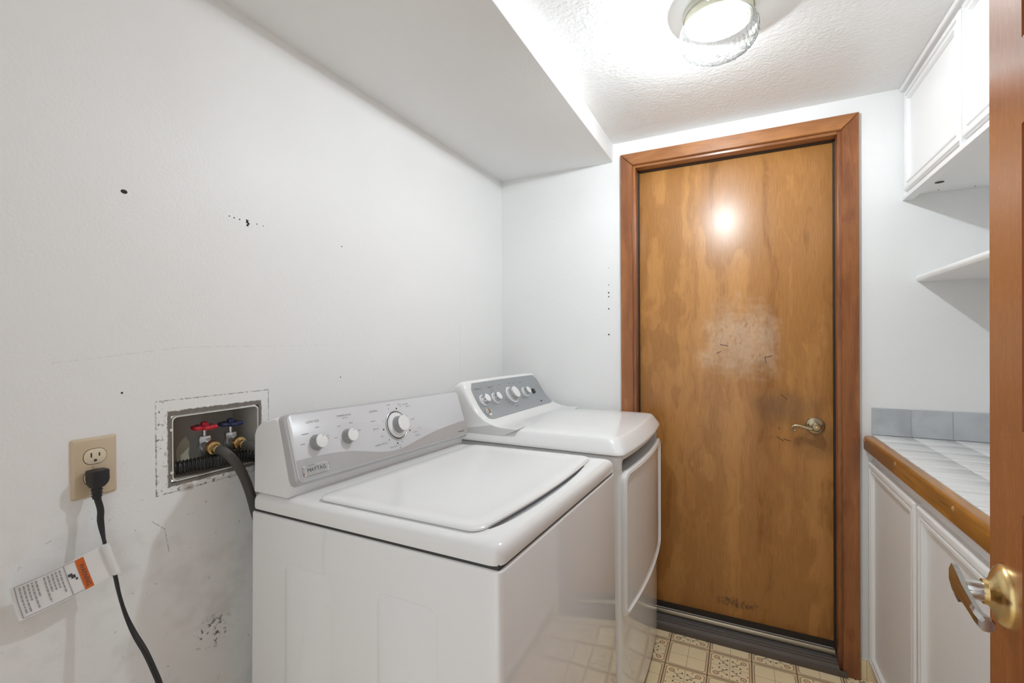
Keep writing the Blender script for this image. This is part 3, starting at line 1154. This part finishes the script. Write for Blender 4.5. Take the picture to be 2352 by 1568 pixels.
edge0 = [r[0] for r in rows[0]] + rows[0][-1][1:] + [r[-1] for r in reversed(rows[0])][1:] + list(reversed(rows[0][0]))[1:-1]
edge1 = [r[0] for r in rows[1]] + rows[1][-1][1:] + [r[-1] for r in reversed(rows[1])][1:] + list(reversed(rows[1][0]))[1:-1]
gp_.loft([edge0, edge1], False, False)
dpanel = part('control_panel', gp_, 'grey_panel', dr, label='silver grey control panel')
DB, DV, DN = Vector((.1535, 0, 1.0270 + ZO + .0070)), Vector((-.575, 0, .818)), Vector((.818, 0, .575))


def dp(u, v, n=0.0):
    return DB + Vector((0, u, 0)) + DV * v + DN * n


def dknob(u, v, r, h):
    k = part('knob', MB().lathe([(r * 1.42, -.004), (r * 1.42, .0035), (r * 1.30, .005), (r * 1.24, .0048)], 36, dp(u, v), DN), 'plastic', dr)
    part('knob_skirt', MB().lathe([(r * 1.22, .002), (r * 1.20, .0075), (r * 1.02, .0095)], 36, dp(u, v), DN), 'brushed', k)
    part('knob_grip', MB().lathe([(r, .0085), (r * .97, h - .002), (r * .95, h)], 36, dp(u, v), DN), 'chrome', k)
    part('knob_cap', MB().lathe([(r * .96, h - .001), (r * .96, h + .001), (r * .88, h + .002), (r * .2, h + .0024)], 36, dp(u, v), DN), 'plastic', k)
    return k


dknob(.0875, .0065, .0165, .022)
dknob(.1770, .0055, .0165, .022)
dknob(.3160, .0055, .0265, .027)
dknob(.4480, .0050, .0165, .022)
part('start_button', MB().lathe([(.0125, -.003), (.0125, .003), (.0110, .004), (.002, .0042)], 24, dp(.5350, .0030), DN), 'gap', dr)


def dtf(cx, cy):
    return lambda a, b: dp(cx + a, cy + b, .0045 + .35 * max(0, abs(cy + b) - .045) ** 1.4)


part('lettering', lab([('Dryness Level', .0836, .0560, .0085), ('Temperature', .1759, .0560, .0085), ('Timed', .2539, .0580, .0075), ('Sensor', .3450, .0580, .0070), ('Cycle', .3830, .0560, .0080), ('Signal', .4454, .0540, .0080), ('low  high', .1790, .0400, .0055),
                       ('Cottons', .2450, -.0120, .0065), ('Mixed', .2530, -.0260, .0065), ('Delicates', .2700, -.0380, .0065), ('Speed Dry', .2980, -.0490, .0070), ('Dewrinkle', .3990, -.0180, .0065), ('start', .5360, .0300, .0060)], dtf), 'ink_dark', dpanel, smooth=0)
em = part('emblem', MB().lathe([(.0165, -.003), (.0165, .0055), (.0150, .0068), (.0135, .0060), (.002, .0060)], 32, dp(.0705, -.0440), DN), 'chrome', dr, label='round chrome maker emblem')
part('lettering', text('GE', .0165, lambda a, b: dp(.0705 + a, -.0440 + b, .0068)), 'ink_dark', em, smooth=0)
part('model_mark', MB().lathe([(.0028, .002), (.0028, .0078), (.0006, .0079)], 10, dp(.5420, -.0535), DN), 'ink_dark', dpanel)

# front: door with hand pocket above it
ys = [.030 + (DWD - .060) * k / 24 for k in range(25)]


def fx(y, o=0.0):
    return DD - .0125 + dfront(y) + o


pk = MB().loft([[(DD - .045, y, z + ZO) for y, z in rrect(.034, DWD - .040, .8440, .8860, .016, 4)], [(DD + .06, y, z + ZO) for y, z in rrect(.034, DWD - .040, .8440, .8860, .016, 4)]])
cut(body, pk)
part('handle_pocket', MB().loft([[(DD - .0445, y, z + ZO) for y, z in rrect(.035, DWD - .041, .845, .885, .015, 4)], [(DD - .042, y, z + ZO) for y, z in rrect(.035, DWD - .041, .845, .885, .015, 4)]]), 'gap', dr)  # dark liner: the pocket's shade is painted in


def door_ring(i, o):
    z0, z1, y0, y1, r = .395 + i, .8500 - i, .026 + i, DWD - .008 - i, .034 - i * .5
    top, bot = [], []
    for k in range(33):
        t = k / 32
        t = t - math.sin(2 * PI * t) / (2 * PI) * .85      # denser at the ends
        y = y0 + (y1 - y0) * t
        d = min(y - y0, y1 - y)
        e = r - math.sqrt(max(0, r * r - (r - d) ** 2)) if d < r else 0
        top.append((fx(y, o), y, z1 - e + ZO))
        bot.append((fx(y, o), y, z0 + e * .7 + ZO))
    return top, bot


dd = MB()
R_ = [door_ring(i, o) for i, o in ((.001, -.004), (0, .008), (.0025, .0135), (.0105, .0165), (.0150, .0105), (.0165, .0100))]
for (ta, ba), (tb, bb_) in zip(R_[:-1], R_[1:]):
    dd.loft([ta + list(reversed(ba)), tb + list(reversed(bb_))], False, False)
dd.loft([R_[-1][1], R_[-1][0]], False, False, False)
part('door', dd, 'enamel', dr, label='large gently bowed dryer door')

# ================================================================== CABINETS AND COUNTER (right)
SK = .0185


def sk(q):
    return Vector((q[0] + SK * (YB - q[1]) * max(0, (XR - q[0]) / (XR - .398)), q[1], q[2]))


def panel_door(x, y0, y1, z0, z1, map_=lambda q: Vector(q)):
    """raised frame door facing -X, front at x - .020"""
    prof = [(0, 0), (0, .015), (.003, .019), (.0055, .020), (.0165, .020), (.0180, .0140), (.0230, .0135), (.0255, .0185), (.0330, .0190), (.0360, .0150), (.0375, .0085), (.0430, .0080)]
    rings = [[map_((x - o, p[0], p[1])) for p in ((y0 + i, z0 + i), (y1 - i, z0 + i), (y1 - i, z1 - i), (y0 + i, z1 - i))] for i, o in prof]
    fr = MB().loft(rings, True, False)
    i = .0425
    pl = MB().loft([[map_((x - o, p[0], p[1])) for p in ((y0 + i, z0 + i), (y1 - i, z0 + i), (y1 - i, z1 - i), (y0 + i, z1 - i))] for o in (.003, .0084)])
    return fr, pl


bc = thing('base_cabinet', 'white panelled base cabinet under the tiled counter', 'cabinet', (.64, 1.42, 0))
YE = .735
part('carcass', MB().rbox(.4300, XR - .003, YE, YB - .001, .085, .8560, .001).map(sk), 'cab_white', bc, world=True)
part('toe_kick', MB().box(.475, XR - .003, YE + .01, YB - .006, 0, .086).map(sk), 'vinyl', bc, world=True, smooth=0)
part('toe_trim', MB().box(.4285, .4345, YE, YB - .002, .076, .0850).map(sk), 'cab_white', bc, world=True, smooth=0)
for (a, b) in ((1.628, 2.103), (1.140, 1.6115), (.742, 1.1235)):
    f_, p_ = panel_door(.4302, a, b, .0750, .8135, sk)
    d_ = part('cabinet_door', f_, 'cab_white', bc, world=True, smooth=25)
    part('door_panel', p_, 'cab_panel', d_, world=True, smooth=0, label='flat grey-white centre panel')

ct = thing('countertop', 'tiled countertop with rounded oak front edge', 'countertop', (.64, 1.42, .856))
part('backing', MB().box(.4240, XR - .002, YE - .004, YB - .002, .8565, .9085).map(sk), 'grout', ct, world=True, smooth=0)
eg = []
for x, z in ((.4260, .8570), (.4015, .8570), (.3990, .8590), (.3980, .8620), (.3980, .8980), (.3995, .9030), (.4030, .9075), (.4080, .9095), (.4255, .9100)):
    eg.append((x, z))
we = part('wood_edge', MB().loft([[sk((x, YE - .006, z)) for x, z in eg], [sk((x, 2.1040, z)) for x, z in eg], [sk((.412 + (x - .412) * .9, 2.1065, .884 + (z - .884) * .92)) for x, z in eg]]), 'oak', ct, world=True, label='varnished oak edging')
for y_ in (2.0920, 1.7400, 1.3400, .95):
    c_ = sk((.3985, y_, .8930))
    part('wood_plug', MB().lathe([(.0062, 0), (.0058, .0012), (.003, .0030), (.0006, .0036)], 12, c_, (-1, 0, 0)), 'plug_wood', we, world=True)
PT = .1145
ny = 0
y_ = YB - .0075
tiles = []
while y_ > YE + .01:
    yb_ = max(YE - .002, y_ - PT + .0025)
    x_ = .4268
    while x_ < XR - .01:
        xe = min(XR - .004, x_ + PT - .0025)
        part('tile', MB().rbox(x_, xe, yb_, y_, .9050, .9120 + random.uniform(-.0002, .0002), .0012).map(sk), 'tile', ct, world=True)
        x_ += PT
    y_ -= PT
bs = thing('backsplash', 'row of grey tiles standing on the counter against the back wall', 'backsplash', (.64, YB, .913))
part('grout_bed', MB().box(.4262, XR - .002, YB - .0045, YB - .0005, .9125, 1.0085), 'grout', bs, world=True, smooth=0)
x_ = .4250
while x_ < XR - .02:
    xe = min(XR - .003, x_ + PT - .0028)
    tl_ = []
    for i, yy in ((0, YB - .001), (0, YB - .0062), (.0008, YB - .0074), (.0022, YB - .0078)):
        tl_.append([(p[0], yy, p[1]) for p in rrect(x_ + i, xe - i, .9125 + i, 1.0110 - i * 2.2, .0012, 2)])
    part('tile', MB().loft(tl_), 'tile_grey', bs, world=True)
    x_ += PT

uc = thing('wall_cabinet', 'white panelled wall cabinet hung under the ceiling at the right', 'cabinet', (.69, 1.42, 1.759))
UX = .5355
YU = .80
part('carcass', MB().box(UX, XR - .003, YU, YB - .001, 1.7775, 2.1620), 'cab_white', uc, world=True, smooth=0)
part('face_frame', MB().box(UX - .008, UX + .010, YU, YB - .001, 1.7600, 1.8000), 'cab_white', uc, world=True, smooth=0)
part('bottom_rail', MB().rbox(UX - .0195, UX + .006, YU, YB - .001, 1.7590, 1.7705, .0012), 'cab_white', uc, world=True)
part('bottom_stile', MB().box(UX - .0195, UX, YB - .013, YB - .001, 1.7700, 1.7860), 'cab_white', uc, world=True, smooth=0)
part('bottom_stile', MB().box(UX - .0195, UX, 1.616, 1.630, 1.7700, 1.7900), 'cab_white', uc, world=True, smooth=0)
part('crown_strip', MB().rbox(UX - .030, UX, YU, YB - .001, 2.1475, 2.1620, .005), 'cab_white', uc, world=True)
part('top_frame', MB().box(UX - .004, UX + .01, YU, YB - .001, 2.12, 2.1600), 'cab_white', uc, world=True, smooth=0)
for (a, b) in ((1.6315, 2.1060), (1.1450, 1.6170), (.81, 1.130)):
    f_, p_ = panel_door(UX, a, b, 1.7885, 2.1380)
    d_ = part('cabinet_door', f_, 'cab_white', uc, world=True, smooth=25)
    part('door_panel', p_, 'cab_white', d_, world=True, smooth=0)
hp_ = at(2, 1.7775, 2158, 418)
part('cable_hole', MB().lathe([(.012, -.0004), (.012, .0012), (.004, .0014)], 14, (hp_.x, hp_.y, 1.7775), (0, 0, -1)), 'gap', uc, world=True)
for q in ((2156, 436), (2240, 427)):
    h2 = at(2, 1.7775, *q)
    part('nail_hole', MB().lathe([(.0022, -.0004), (.0022, .0008), (.0008, .001)], 8, (h2.x, h2.y, 1.7775), (0, 0, -1)), 'hole', uc, world=True)

# shelf below the wall cabinet
sp = [(XR - .002, 1.4670), (.5640, 1.4670), (.5575, 1.4690), (.5540, 1.4740), (.5530, 1.4785), (.5540, 1.4830), (.5575, 1.4880), (.5640, 1.4900), (XR - .002, 1.4900)]
sh = thing('wall_shelf', 'white shelf board with rounded front edge between counter and wall cabinet', 'shelf', (.70, 1.5, 1.467))
part('board', MB().loft([[(x, .95, z) for x, z in sp], [(x, YB - .0005, z) for x, z in sp]]), 'cab_white', sh, world=True)
part('cleat', MB().rbox(XR - .022, XR - .001, .97, YB - .002, 1.430, 1.4672, .002), 'cab_white', sh, world=True)

# ================================================================== WALL OUTLET BOX WITH VALVES AND HOSES
ob = thing('outlet_box', 'recessed grey plastic washer box in the left wall', 'outlet box', (XL, .672, 1.035))
y0, y1, z0, z1 = .5745, .7700, .9665, 1.1040
xb = XL - .090
tb = MB()
o_ = [[(x, p[0], p[1]) for p in rrect(y0 - g_, y1 + g_, z0 - g_, z1 + g_, .010, 4)] for x, g_ in ((XL - .004, .0020), (XL - .002, .0015), (XL - .002, 0), (XL - .006, -.0008), (xb, -.006))]
tb.loft(o_, False, True)
part('box_shell', tb, 'box_grey', ob, world=True)
rim = [[(x, p[0], p[1]) for p in rrect(y0 - g_, y1 + g_, z0 - g_, z1 + g_, .010, 4)] for x, g_ in ((XL - .006, .0026), (XL + .0004, .0026), (XL + .0008, .0006), (XL - .004, -.0004))]
part('rim', MB().loft(rim, False, False), 'box_rim', ob, world=True, label='thin white rim')
for z_ in (.985, 1.078):
    part('rim_screw', MB().lathe([(.0035, -.001), (.0035, .002), (.001, .003)], 10, (XL, y0 - .004, z_), (1, 0, 0)), 'box_rim', ob, world=True)
# broken-out back of the box: paler foam patches
for poly_ in ([(.628, .985), (.626, 1.012), (.634, 1.030), (.647, 1.042), (.655, 1.030), (.655, .985)], [(.578, .972), (.578, 1.002), (.590, 1.006), (.596, .998), (.594, .985), (.588, .972)], [(.586, 1.012), (.592, 1.018), (.598, 1.016), (.593, 1.009)]):
    part('foam_patch', MB().loft([[(xb - .001, y, z) for y, z in poly_], [(xb + .0012, y, z) for y, z in poly_]]), 'cream', ob, world=True, smooth=0)


def valve(y, z, mat, label):
    v = thing('water_valve', label, 'valve', (XL - .040, y, z - .075), None, 'hot and cold washer valves')
    X = XL - .034
    w = part('handle', MB().lathe([(.012, 0), (.0245, -.001), (.0262, .003), (.0245, .0075), (.012, .008)], 36, (X, y, z - .004), (0, 0, 1), lob=(6, .10)), mat, v, world=True)
    part('hub', MB().lathe([(.0085, -.006), (.0085, .002), (.0075, .0105), (.004, .012)], 16, (X, y, z), (0, 0, 1)), mat, w, world=True)
    hl = MB()
    for k in range(6):
        t = 2 * PI * (k + .5) / 6
        hl.lathe([(.0036, .0030), (.0036, .0047), (.001, .0048)], 8, (X + .0165 * math.cos(t), y + .0165 * math.sin(t), z), (0, 0, 1))
    part('handle_hole', hl, 'gap', w, world=True, smooth=0)
    part('stem', MB().lathe([(.0038, -.024), (.0038, -.002)], 12, (X, y, z), (0, 0, 1)), 'chrome', v, world=True)
    part('bonnet', MB().lathe([(.0125, -.038), (.0135, -.034), (.0135, -.026), (.0118, -.022), (.006, -.0215)], 6, (X, y, z), (0, 0, 1)), 'zinc', v, world=True, smooth=20)
    part('body', MB().lathe([(.011, -.080), (.0125, -.074), (.0125, -.062), (.0160, -.054), (.0165, -.046), (.0135, -.038)], 20, (X, y, z), (0, 0, 1)), 'zinc', v, world=True)
    part('spout', MB().lathe([(.0125, 0), (.0125, .020), (.0115, .022)], 18, (X + .004, y, z - .044), (1, .02, -.12)), 'zinc', v, world=True)
    return v


valve(.6590, 1.0680, 'red', 'water valve with red wheel handle in the wall box')
valve(.7215, 1.0660, 'blue', 'water valve with dark blue wheel handle in the wall box')


def supply(y, z, path, label):
    h = thing('water_hose', label, 'hose', (XL + .02, y, .75), None, 'washer supply hoses')
    c0 = Vector((XL - .008, y, z))
    ax = Vector((1, .10, -.16))
    part('coupling', MB().lathe([(.0150, 0), (.0165, .002), (.0165, .012), (.0150, .0145), (.0115, .016), (.0115, .026), (.0105, .028)], 20, c0, ax), 'brass', h, world=True, label='brass coupling')
    part('hose', MB().tube(spline([c0 + ax * .024] + path, 8), .0105, 14), 'hose', h, world=True, smooth=60)


supply(.6575, 1.0225, [(-1.076, .6640, 1.0140), (-1.064, .6740, .9980), (-1.060, .6890, .9720), (-1.062, .7045, .9400), (-1.066, .7200, .9000), (-1.070, .7380, .840), (-1.07, .765, .75), (-1.065, .80, .66)], 'grey rubber hose bending down from the red valve')
supply(.7200, 1.0210, [(-1.074, .7290, 1.0150), (-1.060, .7420, 1.0020), (-1.054, .7580, .975), (-1.054, .775, .930), (-1.056, .79, .86), (-1.058, .80, .77)], 'grey rubber hose running from the blue valve behind the washer')

dh = thing('drain_hose', 'black corrugated drain hose lying in the wall box', 'hose', (XL - .03, .66, .97))
path = spline([(-1.135, .5915, .9875), (-1.126, .6050, .9885), (-1.118, .6300, .9900), (-1.114, .6600, .9900), (-1.113, .6900, .9890), (-1.110, .7150, .9870), (-1.102, .7380, .9850), (-1.088, .7600, .9780), (-1.072, .7780, .9620), (-1.062, .7920, .9250)], 40)
# resample evenly
seglen = [0.0]
for a, b in zip(path[:-1], path[1:]):
    seglen.append(seglen[-1] + (b - a).length)
tot = seglen[-1]
K = 300
even, j = [], 0
for k in range(K + 1):
    s = tot * k / K
    while j < len(seglen) - 2 and seglen[j + 1] < s:
        j += 1
    t = (s - seglen[j]) / max(1e-9, seglen[j + 1] - seglen[j])
    even.append(path[j].lerp(path[j + 1], t))
rad = [.0128 + .0034 * (0.5 + 0.5 * math.sin(2 * PI * k / K * tot / .0070)) for k in range(K + 1)]
part('corrugated_tube', MB().tube(even, rad, 14), 'black_gloss', dh, world=True, smooth=60)

# ================================================================== ELECTRICAL OUTLET, CORD, TAG
ol = thing('electrical_outlet', 'almond duplex outlet plate on the left wall with a black plug', 'outlet', (XL, .436, 1.033))
y0, y1, z0, z1 = .4008, .4708, .9765, 1.0890
part('cover_plate', MB().loft([[(x, p[0], p[1]) for p in rrect(y0 + i, y1 - i, z0 + i, z1 - i, .004, 3)] for x, i in ((XL - .001, 0), (XL + .002, 0), (XL + .0050, .0028), (XL + .0058, .0050))]), 'almond', ol, world=True)
for zc in (1.0530, 1.0140):
    oc = []
    for x, i in ((XL + .004, 0), (XL + .0068, 0), (XL + .0074, .0008)):
        oc.append([(x, p[0], p[1]) for p in rrect(.4358 - .0172 + i, .4358 + .0172 - i, zc - .0142 + i, zc + .0142 - i, .0125, 6)])
    rc = part('receptacle', MB().loft(oc), 'almond_light', ol, world=True)
    part('receptacle_gap', MB().loft([[(x, p[0], p[1]) for p in rrect(.4358 - .0180, .4358 + .0180, zc - .0150, zc + .0150, .0130, 6)] for x in (XL + .004, XL + .0061)]), 'gap', rc, world=True)
    sl_ = MB()
    for dy, h in ((-.0062, .0042), (.0062, .0034)):
        sl_.box(XL + .0060, XL + .00765, .4358 + dy - .0012, .4358 + dy + .0012, zc + .0030 - h, zc + .0030 + h)
    sl_.lathe([(.0026, .0060), (.0026, .00765), (.0005, .0077)], 10, (XL, .4358, zc - .0075), (1, 0, 0))
    part('slot', sl_, 'gap', rc, world=True, smooth=0)
part('plate_screw', MB().lathe([(.0030, .005), (.0030, .0070), (.001, .0074)], 12, (XL, .4358, 1.0335), (1, 0, 0)), 'almond', ol, world=True)
o2 = thing('dryer_outlet', 'corner of an almond outlet plate showing behind the dryer console', 'outlet', (XL, 1.755, 1.02))
part('cover_plate', MB().loft([[(x, p[0], p[1]) for p in rrect(1.7165 + i, 1.7900 - i, .962 + i, 1.0795 - i, .004, 3)] for x, i in ((XL - .001, 0), (XL + .003, 0), (XL + .0060, .003))]), 'almond_light', o2, world=True)

pc = thing('power_cord', 'black washer power cord with white warning tag, plugged into the outlet', 'cord', (XL + .03, .43, .98))
pg = []
for z, a, b, cx, xo in ((1.0300, .0095, .0130, .4330, .0215), (1.0290, .0125, .0145, .4330, .0220), (1.0120, .0130, .0148, .4330, .0220), (1.0050, .0120, .0135, .4325, .0225), (.9985, .0095, .0095, .4310, .0235)):
    pg.append([(XL + .0075 + xo - .0075 + p[0], cx + p[1], z) for p in rrect(-a, a, -b, b, .004, 3)])
plug = part('plug', MB().loft(pg), 'black', pc, world=True)
part('plug_prong', MB().box(XL + .004, XL + .012, .4285, .4305, 1.014, 1.021).box(XL + .004, XL + .012, .4410, .4430, 1.014, 1.021), 'chrome', plug, world=True, smooth=0)
sr = MB()
pts, rd = [], []
for k in range(25):
    t = k / 24
    pts.append((XL + .0235 + .003 * t, .4312 - .0012 * t, .9995 - .0225 * t))
    rd.append((.0095 - .0020 * t) * (1.0 if (k // 3) % 2 == 0 else .86))
part('strain_relief', MB().tube(pts, rd, 12), 'black', plug, world=True)
cpts = [Vector((-1.0830, .4300, .9790))]
for X, u, v in ((-1.080, 231, 1170), (-1.078, 231, 1195), (-1.074, 236, 1225), (-1.070, 242, 1252), (-1.066, 254, 1287), (-1.062, 264, 1320), (-1.056, 274, 1365), (-1.048, 289, 1412), (-1.036, 309, 1455), (-1.020, 333, 1495), (-1.008, 352, 1535), (-1.000, 368, 1575), (-1.000, 380, 1630)):
    cpts.append(at(0, X, u, v))
cpts += [Vector((-1.01, .525, .42)), Vector((-1.03, .56, .33)), Vector((-1.04, .64, .26)), Vector((-1.04, .74, .22))]
cs = spline(cpts, 8)
n_ = len(cs)
tw = []
for k in range(n_):
    t = k / n_
    tw.append(PI * .5 * (0 if t < .12 else min(1, (t - .12) / .12)) - PI * .45 * max(0, min(1, (t - .38) / .18)))
part('cord', MB().tube(cs, .0055, 12, flat=(1, 0, 0), twist=tw), 'black', pc, world=True, smooth=60)

TR, BR, BL, TL = at(0, -1.066, 239, 1250), at(0, -1.062, 267, 1316), at(0, -1.084, 44, 1427), at(0, -1.088, 21, 1352)


def tg(s, t, off=0.0):
    """s: 0 at the cord .. 1 far end, t: 0 upper edge .. 1 lower edge"""
    p = TR.lerp(TL, s).lerp(BR.lerp(BL, s), t)
    p = p + Vector((1, 0, 0)) * (.007 * math.sin(PI * s) + off - .004 * math.sin(PI * t) * s)
    return p


def sheet(s0, s1, t0, t1, off, ns=14, nt=4, thick=.0004):
    mb = MB()
    rows = [[tg(s0 + (s1 - s0) * i / ns, t0 + (t1 - t0) * j / nt, off) for j in range(nt + 1)] for i in range(ns + 1)]
    mb.loft(rows, False, False, False)
    r2 = [[q - Vector((thick, 0, 0)) for q in r] for r in rows]
    mb.loft(r2, False, False, False)
    e = lambda R: [r[0] for r in R] + R[-1][1:] + [r[-1] for r in reversed(R)][1:] + list(reversed(R[0]))[1:-1]
    mb.loft([e(rows), e(r2)], False, False)
    return mb


tag_ = part('warning_tag', sheet(-.012, 1, 0, 1, 0), 'tag', pc, world=True, label='white paper warning tag with orange heading')
fold = MB().tube([tg(-.004, 0, .001), tg(-.004, 1, .001)], .0062, 10)
part('tag_fold', fold, 'tag', tag_, world=True)
part('tag_heading', sheet(.262, .360, .03, .985, .0006, 3, 4, .0002), 'orange', tag_, world=True, smooth=0)


def tgt(s, t, off=.0011):
    # letters run down the tag: text x -> t, text y -> -s (towards the cord)
    return lambda a, b: tg(s - b / .128, t + a / .066, off)


part('tag_lettering', text('WARNING', .0098, tgt(.311, .555)), 'ink_dark', tag_, world=True, smooth=0)
ln = MB()
for (s0, s1, t0, t1) in ((.366, .965, .02, .034), (.366, .965, .955, .969), (.955, .965, .02, .969), (.480, .488, .02, .969)):
    ln.join(sheet(s0, s1, t0, t1, .0007, 8, 2, .0002))
part('tag_border', ln, 'ink', tag_, world=True, smooth=0)
rnd = random.Random(3)
wd = MB()
for r in range(11):
    s = .525 + r * .0385
    if r in (5,):
        continue
    t = .09
    end = rnd.choice((.88, .80, .86, .60))
    while t < end:
        L = rnd.uniform(.05, .13)
        wd.join(sheet(s, s + .016, t, min(t + L, end), .0008, 1, 1, .0002))
        t += L + .025
part('tag_small_print', wd, 'ink', tag_, world=True, smooth=0)
pic = MB()
for (a, b, c, d) in ((.400, .445, .40, .50), (.425, .470, .34, .42), (.385, .410, .52, .58)):
    pic.join(sheet(a, b, c, d, .0008, 1, 1, .0002))
part('tag_pictogram', pic, 'ink_dark', tag_, world=True, smooth=0)
